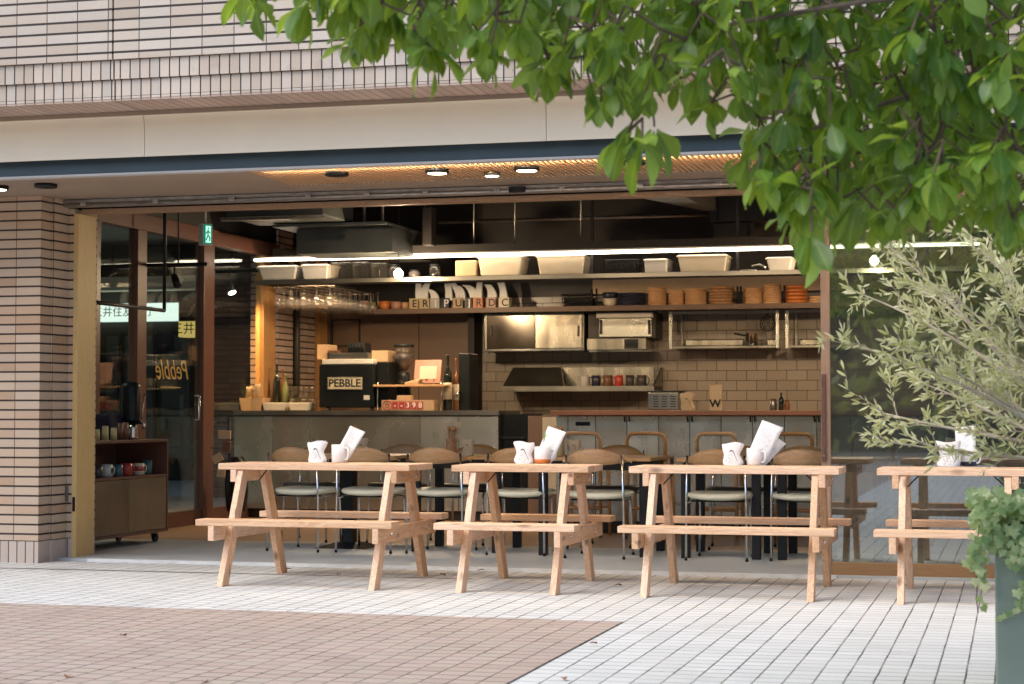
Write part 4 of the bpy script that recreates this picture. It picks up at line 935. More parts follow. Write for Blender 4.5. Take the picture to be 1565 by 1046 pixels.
# ================================================================== WOOD TOPPED BAR
YBR = 15.62
xb0, xb1 = wx(850,YBR), 3.0
bar = T('bar_counter', 'steel fronted bar with a red brown wooden top', 'counter', ((xb0+xb1)/2, YBR, .017))
MB().box(xb0, xb1, YBR-.22, YBR+.42, CT-.042, CT).build('bar_top', wood('bar_top_wood',(.24,.10,.05),(.33,.15,.08),'x',.4,False), bar, bevel=.003)
MB().box(xb0+.02, xb1, YBR+.014, YBR+.38, .017, CT-.043).build('carcass', M['ductd'], bar)
px = [850, 868, 910, 958, 1006, 1054, 1102, 1150, 1199, 1248, 1300, 1350, 1400, 1450]
for a, c in zip(px, px[1:]):
    f = MB().box(wx(a,YBR)+.0025, wx(c,YBR)-.0025, YBR, YBR+.013, .12, CT-.05).build('steel_door', M['steel'], bar, bevel=.0015)
for a in (958,1054,1150,1248,1350):
    for s in (-3.4, 3.4):
        xx = wx(a+s,YBR); b = MB(); b.beam((xx,YBR-.012,CT-.052),(xx+.004,YBR-.012,CT-.098),.011,.012,(0,1,0)); b.build('door_pull', M['black'], bar)
MB().box(wx(880,YBR), wx(902,YBR), YBR-.006, YBR-.0005, wz(890,651,YBR), wz(890,645,YBR)).build('vent_slot', M['black'], bar)
uc = T('undercounter_fridge', 'dark undercounter unit between the steel counter and the bar', 'fridge', (wx(783,17.1), 17.1, .017))
MB().box(wx(763,17.1), wx(806,17.1), 17.1, 17.7, .05, CT-.03).build('body', M['blackp'], uc, bevel=.006)
for z in (.62, .80): MB().box(wx(766,17.1), wx(803,17.1), 17.07, 17.1, z, z+.012).build('shelf_edge', M['ductd'], uc)
tag(MB().box(wx(806.5,17.05), wx(849,17.05), 17.06, 17.12, .017, CT-.05).build('end_panel', M['panelwall']), 'brown panel beside the dark undercounter unit', 'panel')
tag(MB().box(wx(829,16.6), wx(849,16.6), 16.6, 16.66, .3, CT-.06).build('side_panel', M['cream']), 'narrow pale panel at the left end of the bar', 'panel')
YBI = 15.75
x0, x1 = wx(990,YBI), wx(1037,YBI); h = wz(1010,600,YBI)-wz(1010,627,YBI)
to = T('vented_box', 'grey vented kitchen appliance with slots standing on the bar', 'appliance', ((x0+x1)/2, YBI, CT))
MB().box(x0, x1, YBI, YBI+.2, CT+.006, CT+h).build('housing', M['steel_d'], to, bevel=.006)
for i in range(3):
    for j in range(5):
        xx = x0+(x1-x0)*(.18+.28*i); zz = CT+h*(.2+.14*j); MB().box(xx, xx+(x1-x0)*.17, YBI-.002, YBI, zz, zz+h*.05).build('slot', M['black'], to)
MB().box(x0+.02, x1+.03, YBI+.02, YBI+.18, CT+h+.001, CT+h+.016).build('lid', M['blackp'], to, bevel=.004)
holder(1050.5, 0, 'tan napkin holder standing on the bar between the grey appliance and the tall paper bag', small=True, m=M['tanpaper'], ty=15.7, zt=CT+.0005, group='napkin holder on the bar', wd=.13)
p = Vector((wx(1094,15.7),15.7,CT)); h = wz(1094,587,15.7)-wz(1094,627,15.7)
bg = T('tall_paper_bag', 'tall tan paper bag marked W standing on the bar', 'paper bag', p)
b = MB(); w = .048
b.hexa([(p.x-w,p.y-.03,CT),(p.x+w,p.y-.03,CT),(p.x+w,p.y+.03,CT),(p.x-w,p.y+.03,CT)],[(p.x-w*1.0,p.y-.022,CT+h*.55),(p.x+w*.92,p.y-.022,CT+h*.55),(p.x+w*.92,p.y+.022,CT+h*.55),(p.x-w,p.y+.022,CT+h*.55)])
b.hexa([(p.x-w*1.0,p.y-.022,CT+h*.552),(p.x+w*.92,p.y-.022,CT+h*.552),(p.x+w*.92,p.y+.022,CT+h*.552),(p.x-w,p.y+.022,CT+h*.552)],[(p.x-w*1.08,p.y-.012,CT+h*.95),(p.x+w*1.05,p.y-.012,CT+h),(p.x+w*1.05,p.y+.012,CT+h),(p.x-w*1.08,p.y+.012,CT+h*.95)])
b.build('bag_body', M['tanpaper'], bg); text('W', 'letter', M['ink'], bg, (p.x,p.y-.0315,CT+.055), .09, (R(93),0,0), .0006, bold=.003)
bottle(1182, 15.8, 11, 609, 627, M['steel_d'], 'short grey canister on the bar near the door post', lab=False, neck=.8)
bottle(1194, 15.8, 8, 600, 627, M['bottle'], 'thin dark bottle on the bar near the door post', lab=False)
bottle(1203, 15.85, 9, 611, 627, M['amber'], 'stubby dark jar rightmost on the bar near the door post', lab=False, neck=.7)
# ================================================================== HANGING SHELF WITH LED
YS = 17.0
xs0, xs1 = wx(387,YS), wx(1560,YS)
zlip0 = wz(388,434,YS); zlip1 = wz(388,429,YS); zled = wz(385,398,YS)
hs_ = T('hanging_shelf', 'long dark hanging shelf over the counters with a light beam above', 'shelf', ((xs0+xs1)/2, YS, zlip0))
mb = MB(); xsm = wx(540,YS+1.1); mb.box(xs0, xsm, YS, YS+1.15, zlip0+.004, zlip1-.003); mb.box(xsm, xs1, YS, YS+.40, zlip0+.004, zlip1-.003); mb.build('shelf_board', M['inner'], hs_)
MB().box(xs0, xs1, YS-.012, YS-.001, zlip0-.007, zlip1).build('front_lip', M['steel_d'], hs_)
MB().box(xs0, xs0+.012, YS, YS+1.15, zlip0-.002, zlip1).build('end_lip', M['steel_d'], hs_)
MB().box(xs0+.2, xs1, YS-.012, YS+.30, zled+.031, zled+.105).build('light_beam', M['inner'], hs_)
for px in (905, 1128, 1270, 1420):
    MB().box(wx(px,YS+.1)-.012, wx(px,YS+.1)+.012, YS+.10, YS+.13, zlip1, 3.42).build('upright', M['black'], hs_)
for px in (493, 724, 787, 888):
    b = MB(); b.tube([(wx(px,YS+.06),YS+.06,zled+.105),(wx(px,YS+.06),YS+.06,3.42)], .006, 6); b.build('hanging_rod', M['binwhite'] if px == 493 else M['galv'], hs_)
led = T('strip_lamp', 'long glowing strip lamp hung across the cafe over the counters', 'lamp', (wx(900,YS), YS, zled))
b = MB(); b.box(wx(385,YS), wx(1500,YS), YS+.015, YS+.07, zled-.011, zled+.016); b.build('tube', M['led'], led, bevel=.012, seg=3)
b = MB(); b.box(wx(395,YS), wx(1495,YS), YS+.02, YS+.065, zled+.019, zled+.03); b.build('housing', M['binwhite'], led)
ul = MB().box(xs0+.3, xs1-.2, YS+.008, YS+.022, zlip0+.0005, zlip0+.0035).build('strip_lamp', M['under']); tag(ul, 'thin warm strip lamp tucked behind the front lip of the hanging shelf', 'lamp')
ZSH = zlip1
def bin_(px0, px1, y0, y1, m, label, name='storage_bin', Y=17.06, d=.34, ta=.06, cat='storage bin', base=None, group=None, rim=True, y1z=None):
    base = ZSH if base is None else base
    x0, x1 = wx(px0,Y), wx(px1,Y); h = wz((px0+px1)/2,y0,Y)-wz((px0+px1)/2,y1,Y); t_ = (x1-x0)*ta
    t = T(name, label, cat, ((x0+x1)/2, Y+d/2, base), group)
    b = MB(); b.hexa([(x0+t_,Y+t_,base+.001),(x1-t_,Y+t_,base+.001),(x1-t_,Y+d-t_,base+.001),(x0+t_,Y+d-t_,base+.001)],[(x0,Y,base+h),(x1,Y,base+h),(x1,Y+d,base+h),(x0,Y+d,base+h)])
    b.build('body', m, t, bevel=.012, seg=3)
    if rim: MB().box(x0-.006,x1+.006,Y-.006,Y+d+.006,base+h-.02,base+h-.006).build('rim', m, t, bevel=.003)
    return t
bin_(393,452,404,427,M['binwhite'],'white plastic bin at the left end of the hanging shelf',ta=.09)
bin_(460,500,403,427,M['binwhite'],'grey white bin next to the leftmost one on the hanging shelf',ta=.06)
for k,(a,c,y0,lab) in enumerate(((504,534,399,'clear box right of the two white bins on the hanging shelf'),(538,562,399,'second clear box right of the white bins'),(566,590,401,'clear jar box just left of the bare bulb'))):
    bin_(a,c,y0,425,M['clear'],lab,'clear_box',d=.25,ta=.03,group='clear boxes on the hanging shelf')
def jar(px, w_, y0, y1, m, label, base=None, Y=17.15, lid=True, cat='jar', name='glass_jar'):
    base = ZSH if base is None else base
    h = wz(px,y0,Y)-wz(px,y1,Y); r = wpx(px-w_/2,px+w_/2,Y)/2; p = Vector((wx(px,Y),Y,base)); t = T(name, label, cat, p)
    b = MB(); b.lathe([(r*.9,0),(r,h*.08),(r,h*.72),(r*.8,h*.8),(r*.8,h*.84)], p, 18); b.build('body', m, t)
    if lid: b = MB(); b.lathe([(r*.86,h*.85),(r*.86,h),(0,h)], p, 18); b.build('lid', M['blackp'], t)
jar(602,15,401,423,M['clear'],'clear jar directly above the bare bulb')
jar(633,17,408,421,M['darkmug'],'small dark jar between the bulb and the tall glass jar')
jar(664,17,400,421,M['clear'],'glass jar above the letter boxes on the hanging shelf')
bin_(695,728,396,421,M['kraft'],'dim tan box left of the big cream bins',d=.3,ta=.01,rim=False,name='box',cat='box')
bin_(730,796,388,419,M['cream'],'big cream bin just right of the dim tan box')
bin_(820,893,386,417,M['cream'],'big cream bin in the middle of the hanging shelf, right of its twin')
def basket(px0, px1, y0, y1, label, Y, base, m):
    x0, x1 = wx(px0,Y), wx(px1,Y); h = wz(px0,y0,Y)-wz(px0,y1,Y); d = .26; t = T('wire_basket', label, 'basket', ((x0+x1)/2,Y+d/2,base))
    b = MB()
    for f in (0,.33,.66,1):
        z = base+.005+f*(h-.01); e = .02*(1-f); q = [(x0+e,Y+e,z),(x1-e,Y+e,z),(x1-e,Y+d-e,z),(x0+e,Y+d-e,z),(x0+e,Y+e,z)]; b.tube(q, .006 if f in (0,1) else .004, 5)
    n = int((x1-x0)/.02)
    for i in range(n+1):
        u = i/n; b.tube([(x0+.02+(x1-x0-.04)*u,Y+.02,base+.005),(x0+(x1-x0)*u,Y,base+h-.005)], .0045, 4)
    b.build('wires', m, t)
    MB().box(x0+.025,x1-.025,Y+.025,Y+d-.025,base+.004,base+h*.75).build('liner', m, t)
basket(926,976,393,415,'black wire basket on the upper hanging shelf',17.06,ZSH,M['black'])
bin_(985,1020,393,415,M['binwhite'],'white box with a pale lid between the black basket and a cream bin',d=.3,ta=.03)
MB()
bin_(1036,1112,386,413,M['cream'],'speckled cream bin on the right half of the hanging shelf')
bin_(1172,1212,390,411,M['binwhite'],'white tub at the right end of the hanging shelf near the leaves',ta=.1)
b = MB(); Y = 17.1; b.tube([(wx(1150,Y),Y,ZSH+.045),(wx(1162,Y),Y,ZSH+.06),(wx(1172,Y),Y,ZSH+.03)], .014, 8); b.tube([(wx(1132,Y),Y,ZSH+.01),(wx(1158,Y),Y,ZSH+.012)], .01, 6)
tag(b.build('kitchen_scoop', M['steel_d']), 'pale scoop lying left of the white tub', 'scoop')
# ------------------------------------------------------------------ wine glasses under the left end of the shelf
wr = T('glass_rack', 'metal rack of rails under the left end of the hanging shelf', 'rack', (wx(440,17.6), 17.9, zlip0-.03))
gx = [-7.02 + .135*i for i in range(5)]
b = MB()
for x in gx:
    for s in (-.018, .018): b.tube([(x+s,17.1,zlip0-.028),(x+s,18.55,zlip0-.028)], .005, 5)
for y in (17.15, 18.5): b.tube([(gx[0]-.05,y,zlip0-.02),(gx[-1]+.05,y,zlip0-.02)], .005, 5)
b.build('rails', M['chrome'], wr)
proto = None
for i, x in enumerate(gx):
    for j in range(10):
        loc = (x, 17.16 + .142*j, zlip0-.024)
        if proto is None:
            b = MB(); b.lathe([(.036,0),(.034,-.003),(.006,-.010),(.0045,-.08),(.012,-.09),(.036,-.112),(.042,-.145),(.034,-.205)], (0,0,0), 14)
            proto = b.build('wine_glass', M['wine']); proto.location = loc; tag(proto, 'stemmed glass hanging upside down from the rack at the left', 'wine glass', 'wine glasses hanging in the rack')
        else:
            o = proto.copy(); COL.objects.link(o); o.location = loc
# ------------------------------------------------------------------ second shelf with bowls, letter boxes, plates
Y2 = 18.55
z2 = wz(1250,463,Y2); xq0, xq1 = wx(551,Y2), wx(1560,Y2)
sh2 = T('plate_shelf', 'dark lower shelf carrying bowls, letter boxes and plates', 'shelf', ((xq0+xq1)/2, Y2, z2))
MB().box(xq0, xq1, Y2, Y2+.38, z2-.035, z2).build('shelf_board', M['inner'], sh2)
MB().box(xq0, xq1, Y2-.012, Y2-.001, z2-.05, z2+.002).build('front_lip', M['panelwall'], sh2)
for px in (566, 577, 905, 912, 1128, 1133, 1200):
    b = MB(); b.tube([(wx(px,Y2+.05),Y2+.05,z2),(wx(px,Y2+.05),Y2+.05,zlip0)], .006 if px < 600 else .011, 6); b.build('hanging_rod', M['galv'] if px < 600 else M['black'], sh2)
def bowl(px, w_, y0, y1, m, label, Y=18.68, base=None, flat=1.0, name='bowl', cat='bowl'):
    base = z2 if base is None else base
    r = wpx(px-w_/2,px+w_/2,Y)/2; h = wz(px,y0,Y)-wz(px,y1,Y); b = MB()
    b.lathe([(r*.7,0),(r*.92,h*.4),(r,h),(r*.93,h),(r*.8,h*.4),(0,h*.15)], (wx(px,Y),Y,base+.001), 20); return tag(b.build(name, m), label, cat, None)
bowl(556,12,456,470,M['pinkc'],'pinkish cup at the left end of the lower shelf'); bowl(568,11,458,470,M['olive_c'],'olive green cup next to the pinkish one')
bowl(587,18,457,470,M['orange'],'bright orange bowl on the lower shelf'); bowl(605,17,458,470,M['pinkc'],'dull pink bowl between the orange bowl and the letter boxes'); bowl(619,11,459,470,M['terracotta'],'tan cup tucked left of the letter E box')
BX = [(631.5,13,'E','tanpaper','ink'),(648,15,'R','tanpaper','ink'),(664,14,'I','greymug','wht_ink'),(680,11,'P','navy','wht_ink'),(699,15,'U','tanpaper','ink'),(715.5,11,'J','darkmug','wht_ink'),(730,15,'R','orange','ink'),(750,15,'D','pinkc','ink'),(770,16,'C','cream','ink')]
for k, (px, w_, ch_, m, ik) in enumerate(BX):
    Y = 18.62; x0, x1 = wx(px-w_/2,Y), wx(px+w_/2,Y); h = wz(px,451.5,Y)-wz(px,468,Y)
    t = T('letter_box', 'small box lettered %s in the row under the white bread bags%s' % (ch_, '' if ch_ != 'R' else (', tan coloured' if k == 1 else ', orange coloured')), 'box', ((x0+x1)/2,Y,z2), 'letter boxes on the lower shelf')
    bx = MB().box(x0, x1, Y, Y+.1, z2+.001, z2+h).build('box', M[m], t, bevel=.003)
    text(ch_, 'letter', M[ik], bx, ((x0+x1)/2+.012, Y-.002, z2+h*.48), h*.95, ext=.001, bold=.0015)
WBG = [(637,-.02,10,'upright leftmost white paper bag over the letter boxes'),(650,.22,12,'white paper bag leaning right over the letter R box'),(662,-.75,13,'white bag drooping left over the letter I box'),(683,-.05,14,'upright white bag over the letter P box'),
 (697,-.30,9,'narrow white bag leaning left over the letter U box'),(705,-.45,10,'white bag leaning behind the letter J box'),(722,-.55,14,'white bag bending left over the orange box'),(734,.05,10,'upright white bag right of the orange box'),(750,-.35,15,'wide white bag leaning left over the letter D box'),(767,-.18,14,'rightmost white bag over the letter C box')]
for k, (px, an, w_, lab) in enumerate(WBG):
    Y = 18.68; x = wx(px+ (3 if an < 0 else -2),Y); w2 = wpx(0,w_,Y)*.37; L_ = .182 + .015*math.sin(k*2.1)
    b = MB(); rows = []
    n = 6
    for j in range(n):
        v = j/(n-1); bend = an*(v**1.5); cx = x + L_*v*math.sin(bend); cz = z2+.09 + L_*v*math.cos(bend); ww = w2*(1+.15*math.sin(3*v+k))
        rows.append([(cx-ww,Y-.02*(1-.4*v)-.004*math.sin(5*v+k),cz+.01*math.sin(k+v)),(cx+ww,Y-.02*(1-.4*v),cz),(cx+ww,Y+.03*(1-.6*v),cz),(cx-ww,Y+.03*(1-.6*v),cz)])
    v_ = [q for r_ in rows for q in r_]; fs = [(3,2,1,0),(4*n-4,4*n-3,4*n-2,4*n-1)]
    for j in range(n-1):
        for i in range(4): fs.append((j*4+i,j*4+(i+1)%4,(j+1)*4+(i+1)%4,(j+1)*4+i))
    b.add(v_, fs); tag(b.build('paper_bag', M['paper'], bevel=.004), lab, 'paper bag', 'white bread bags over the letter boxes')
basket(858,906,444,464,'black basket on the lower shelf above the steel hood',18.6,z2,M['black'])
bowl(933,22,451,463,M['cream'],'cream footed bowl base below the navy bowl'); bowl(933,24,442,452,M['navy'],'navy bowl stacked on the cream bowl', base=z2+.075)
def stack(px, w_, y0, y1, m, grp, lab, n=None, Y=18.7, name='plate', cat='plate', wob=0):
    h = wz(px,y0,Y)-wz(px,y1,Y); r = wpx(px-w_/2,px+w_/2,Y)/2; n = n or max(2, int(h/.0185)); s = h/n; p0 = None
    for k in range(n):
        loc = (wx(px,Y)+wob*random.uniform(-1,1), Y, z2+.001+s*k)
        if p0 is None:
            b = MB(); b.lathe([(r*.55,0),(r*.93,s*.12),(r,s*.55),(r,s*.9),(r*.94,s*.95),(r*.6,s*.5),(0,s*.45)], (0,0,0), 26); p0 = b.build(name, M[m]); p0.location = loc; tag(p0, lab, cat, grp)
        else: o = p0.copy(); COL.objects.link(o); o.location = loc; o.rotation_euler.z = random.random()*6
stack(966,44,443,463,'navy','navy plates on the lower shelf','plate in the low navy stack next to the navy bowl',6)
stack(1005,28,435,463,'terracotta','first tan plate stack','tan plate in the tall stack nearest the navy plates')
stack(1034,24,440,463,'terracotta','second tan plate stack','tan plate in the narrow stack second from the navy plates')
stack(1064,33,438,463,'terracotta','third tan plate stack','tan plate in the wide stack left of the wicker baskets')
stack(1103,38,435,463,'rattan','wicker basket stack','wicker basket in the uneven reddish stack between the tan plates',6,name='wicker_basket',cat='basket',wob=.012)
stack(1151,30,438,463,'terracotta','fourth tan plate stack','tan plate in the stack just right of the wicker baskets')
stack(1181,29,432,462,'terracotta','fifth tan plate stack','tan plate in the tallest stack, right half of the shelf')
stack(1218,35,434,462,'orange','orange plate stack','orange brown plate in the broad stack near the door post',5)
stack(1249,24,450,461,'terracotta','last small stack','tan plate in the low stack cut by the door post',3)
stack(1303,26,440,461,'darkmug','dark stack behind the glass','dark dish stacked on the shelf behind the glass door',4)
# ================================================================== KITCHEN WALL
YW = 19.19
Yh = 18.75
hd_ = T('steel_hood', 'brushed steel wall cabinet under the lower shelf with sliding doors', 'wall cabinet', (wx(815,Yh), Yh, wz(815,537,Yh)))
z0, z1 = wz(815,537,Yh), z2-.052
MB().box(wx(741,Yh), wx(893,Yh), Yh, YW, z0, z1).build('carcass', M['steel_d'], hd_, bevel=.004)
MB().box(wx(744,Yh), wx(818,Yh), Yh-.012, Yh-.001, z0+.03, z1-.02).build('sliding_door', M['mirror_d'], hd_, bevel=.003)
MB().box(wx(819,Yh), wx(890,Yh), Yh-.022, Yh-.011, z0+.03, z1-.02).build('sliding_door', M['hoodsteel'], hd_, bevel=.003)
MB().box(wx(740,Yh), wx(894,Yh), Yh-.03, Yh-.001, z0, z0+.028).build('bottom_edge', M['chrome'], hd_, bevel=.004)
for px in (751, 885): MB().box(wx(px,Yh)-.012, wx(px,Yh)+.012, Yh-.028, Yh-.022, wz(px,514,Yh), wz(px,498,Yh)).build('finger_pull', M['ductd'], hd_, bevel=.002)
pil = MB().box(wx(736,Yh), wx(742,Yh), Yh+.1, Yh+.14, z0-.02, z2-.05); tag(pil.build('support_post', M['chrome']), 'bright slim post at the left edge of the steel wall cabinet', 'post')
ov = T('salamander_grill', 'open fronted steel salamander grill with two black knobs', 'grill', (wx(950,Yh), Yh, wz(950,538,Yh)))
x0, x1 = wx(898,Yh), wx(1001,Yh); z0, zk, z1 = wz(950,538,Yh), wz(950,517,Yh), z2-.055
MB().box(x0, x1, Yh+.04, YW, zk, z1).build('hood_box', M['ductd'], ov)
MB().box(wx(916,Yh), wx(996,Yh), Yh, Yh+.039, wz(950,515,Yh), wz(950,487,Yh)).build('glass_front', M['steel'], ov, bevel=.003)
MB().box(wx(912,Yh), wx(998,Yh), Yh-.02, Yh+.04, wz(950,486,Yh), wz(950,478,Yh)).build('top_bar', M['binwhite'], ov, bevel=.006)
for px in (919, 993): MB().box(wx(px-2,Yh), wx(px+2,Yh), Yh-.012, Yh-.001, wz(px,511,Yh), wz(px,489,Yh)).build('side_slot', M['black'], ov)
MB().box(x0, wx(988,Yh), Yh-.02, YW, z0+.02, zk-.003).build('control_box', M['hoodsteel'], ov, bevel=.004)
MB().box(wx(955,Yh), wx(976,Yh), Yh-.026, Yh-.021, z0+.03, zk-.012).build('knob_panel', M['black'], ov)
for px in (960.5, 970):
    b = MB(); xx, zz = wx(px,Yh), (z0+.03+zk-.012)/2; b.tube([(xx,Yh-.026,zz),(xx,Yh-.045,zz)], .022, 14); b.build('knob', M['blackp'], ov)
MB().box(x0+.02, x1-.03, Yh-.01, YW, z0, z0+.018).build('drip_tray', M['chrome'], ov, bevel=.003)
# sloping shelf with mugs
Yk = 18.72
ms = T('mug_shelf', 'steel wall shelf with a sloping left end carrying dark mugs', 'shelf', (wx(885,Yk), Yk, wz(885,598,Yk)))
zb, zt_ = wz(885,596,Yk), wz(885,591,Yk)
MB().box(wx(768,Yk), wx(1000,Yk), Yk, YW, zb-.01, zt_).build('shelf_board', M['ductd'], ms)
MB().box(wx(768,Yk), wx(1000,Yk), Yk-.015, Yk-.001, zb-.015, zt_+.004).build('front_edge', M['steel_d'], ms)
MB().box(wx(800,YW), wx(1000,YW), YW-.02, YW, zt_+.001, wz(885,562,YW)).build('back_plate', M['hoodsteel'], ms)
b = MB(); A = [(wx(768,Yk),Yk,zt_+.001),(wx(862,Yk),Yk,zt_+.001),(wx(858,YW-.05),YW-.05,wz(800,562,YW-.05)),(wx(784,YW-.05),YW-.05,wz(800,562,YW-.05))]
b.add(A+[(q[0],q[1]+.02,q[2]) for q in A], [(0,1,2,3),(7,6,5,4),(0,4,5,1),(1,5,6,2),(2,6,7,3),(3,7,4,0)]); b.build('sloping_cover', M['steel_d'], ms)
b = MB(); A = [(Yk,zt_+.001),(YW,zt_+.001),(YW,wz(998,562,YW)),(YW-.05,wz(998,562,YW))]; b.prism(A, 'x', wx(998,Yk), wx(1000.5,Yk)); b.build('side_plate', M['steel_d'], ms)
for k, (px, w_, m, hg, lab) in enumerate(((893,16,'greymug',180,'grey mug with its handle to the left at the start of the mug row'),(911,15,'navy',180,'blue black mug second in the mug row'),(929,16,'brownmug',180,'brown mug third in the mug row'),
      (946,14,'redmug',180,'reddish mug without a visible neighbour handle, middle of the mug row'),(963,14,'darkmug',0,'dark patterned mug right of the reddish one'),(981,16,'darkmug',0,'dark patterned mug at the right end of the mug row'))):
    Y = 18.85; r = wpx(px-w_/2,px+w_/2,Y)/2*.9; mug('shelf_mug', lab, 'mug', Vector((wx(px,Y),Y,zt_+.001)), r, .115, M[m], 'mugs on the steel wall shelf', 1, R(hg))
# open racks on the right
def rack(a, c, label, mid=None):
    Y = 18.8; z0, z1 = wz(1100,533,Y), z2-.055; x0, x1 = wx(a,Y), wx(c,Y); t = T('wall_rack', label, 'rack', ((x0+x1)/2,Y,z0))
    for xx in (x0, x1-.03): MB().box(xx, xx+.03, Y, Y+.03, z0, z1).build('upright', M['steel'], t, bevel=.002)
    for xx in (x0+.06, x1-.075): MB().box(xx, xx+.02, YW-.05, YW-.02, z0, z1).build('rear_upright', M['steel_d'], t)
    MB().box(x0+.031, x1-.031, Y, YW, z0+.002, z0+.028).build('shelf_plate', M['steel_d'], t, bevel=.003)
    MB().box(x0+.031, x1-.031, Y, Y+.03, z1-.025, z1).build('top_rail', M['steel_d'], t)
    return z0+.0285
zr = rack(1023, 1191, 'open steel wall rack holding the saucepan and the steel box')
rack(1201, 1300, 'open steel wall rack partly behind the door post')
Y = 18.95
bin_(1047,1137,520,531,M['hoodsteel'],'long low steel box on the rack left of the saucepan','steel_box',Y=Y,d=.2,ta=.0,base=zr,rim=False,cat='box')
bin_(1172,1187,521,531,M['hoodsteel'],'short steel box at the right end of the saucepan rack','steel_box',Y=Y,d=.2,ta=.0,base=zr,rim=False,cat='box')
bin_(1222,1256,521,531,M['hoodsteel'],'steel box on the rack partly behind the door post','steel_box',Y=Y,d=.2,ta=.0,base=zr,rim=False,cat='box')
p = Vector((wx(1150,Y),Y-.05,zr)); pt = T('saucepan', 'steel saucepan with a long handle on the wall rack', 'saucepan', p)
b = MB(); b.lathe([(.06,0),(.064,.01),(.064,.12),(.067,.124),(.06,.12),(.06,.01),(0,.01)], (0,0,0), 24); b.build('pot', M['chrome'], pt, local=True)
b = MB(); b.tube([(-.06,-.02,.10),(-.12,-.03,.115),(-.17,-.03,.125)], .010, 8); b.build('handle', M['black'], pt, local=True)
p = aY(1173,495,18.83); fp = T('strainer', 'round dark strainer hanging in the wall rack', 'strainer', p)
b = MB()
for r_ in (.072,.05,.028): b.tube([(r_*math.cos(a*math.pi/12),0,r_*math.sin(a*math.pi/12)) for a in range(25)], .008 if r_ > .07 else .004, 6, False)
for a in range(6): b.tube([(0,0,0),(.072*math.cos(a*math.pi/3),.0,.072*math.sin(a*math.pi/3))], .003, 5)
b.build('mesh_disc', M['black'], fp, local=True)
b = MB(); b.tube([(0,0,.07),(.01,0,.15)], .007, 6); b.build('handle', M['black'], fp, local=True)
# ================================================================== THINGS UNDER THE CEILING
ac = T('air_conditioner', 'grey ceiling air conditioner hung on a frame behind the exit sign', 'air conditioner', (wx(415,15.6), 15.6, 2.85))
MB().box(wx(342,15.6), wx(492,15.6), 15.6, 16.4, wz(400,331,15.6), wz(400,300,15.6)).build('cabinet', M['duct'], ac, bevel=.008)
MB().box(wx(338,15.6), wx(496,15.6), 15.56, 15.6, wz(400,337,15.6), wz(400,332,15.6)).build('lower_rail', M['galv'], ac)
for px in (352,484): b = MB(); b.tube([(wx(px,15.7),15.7,2.9),(wx(px,15.7),15.7,3.42)], .01, 6); b.build('hanger', M['galv'], ac)
for px in (395,440): MB().box(wx(px,15.6), wx(px+18,15.6), 15.594, 15.599, wz(400,321,15.6), wz(400,316,15.6)).build('vent_slot', M['black'], ac)
dc = T('ceiling_duct', 'grey sheet metal duct box under the ceiling left of the hanging rods', 'duct', (wx(520,16.4), 16.4, 2.8))
MB().box(wx(452,16.4), wx(599,16.4), 16.4, 17.6, wz(520,387,16.4), wz(520,349,16.4)).build('duct_box', M['duct'], dc)
MB().box(wx(415,16.2), wx(600,16.4), 16.2, 17.6, wz(520,349,16.4)+.005, wz(520,346,16.4)+.012).build('flange', M['duct'], dc)
for px in (512,556,584): b = MB(); b.tube([(wx(px,16.3),16.3,wz(520,346,16.4)),(wx(px,16.3),16.3,3.42)], .012, 6); b.build('hanger', M['galv'], dc)
b = MB(); b.tube([(wx(536,16.3),16.3,3.2),(wx(540,16.3),16.3,3.08),(wx(548,16.3),16.3,3.0),(wx(556,16.3),16.3,2.97)], .025, 8); b.build('flexible_hose', M['galv'], dc)
sp_ = T('ceiling_speaker', 'slim brown box hanging from the ceiling right of the duct', 'speaker', (wx(652,16.8),16.8,2.7))
MB().box(wx(645,16.8), wx(659,16.8), 16.8, 16.95, wz(652,375,16.8), wz(652,317,16.8)).build('cabinet', M['ductd'], sp_, bevel=.004)
b = MB(); b.tube([(wx(652,16.87),16.87,wz(652,317,16.8)),(wx(652,16.87),16.87,3.42)], .008, 6); b.build('hanger', M['black'], sp_)
b = MB(); b.tube([(wx(670,18.2),18.2,wz(670,340,18.2)),(wx(1085,18.2),18.2,wz(670,340,18.2)-.0)], .018, 8); b.tube([(wx(770,18.0),18.0,3.25),(wx(940,18.0),18.0,3.25)], .025, 8)
tag(b.build('ceiling_pipe', M['galv']), 'thin metal conduits running under the dark ceiling', 'pipe')
vd = T('vent_duct', 'brown rectangular ventilation duct under the ceiling at the right', 'duct', (wx(1150,17.6),17.6,2.9))
MB().box(wx(1086,17.6), wx(1260,17.6), 17.6, 18.6, wz(1150,338,17.6), 3.41).build('duct_box', M['ductd'], vd, bevel=.004)
MB().box(wx(1092,17.7), wx(1154,17.7), 17.7, 18.5, wz(1150,366,17.6), wz(1150,338,17.6)-.003).build('lower_box', M['ductd'], vd)
for px in (1098,1128,1172): MB().box(wx(px,17.58)-.006, wx(px,17.58)+.006, 17.588, 17.599, wz(1150,338,17.6), 3.4).build('seam', M['black'], vd)
b = MB(); P0, P1 = aY(905,288,15.2), aY(1075,322,17.2); b.hexa([P0, P0+Vector((.55,0,0)), P0+Vector((.55,0,.2)), P0+Vector((0,0,.2))],[P1, P1+Vector((.12,0,0)), P1+Vector((.12,0,.2)), P1+Vector((0,0,.2))])
tag(b.build('slanting_duct', M['ductd']), 'brown slanting duct panel in the dark ceiling left of the vent duct', 'duct')
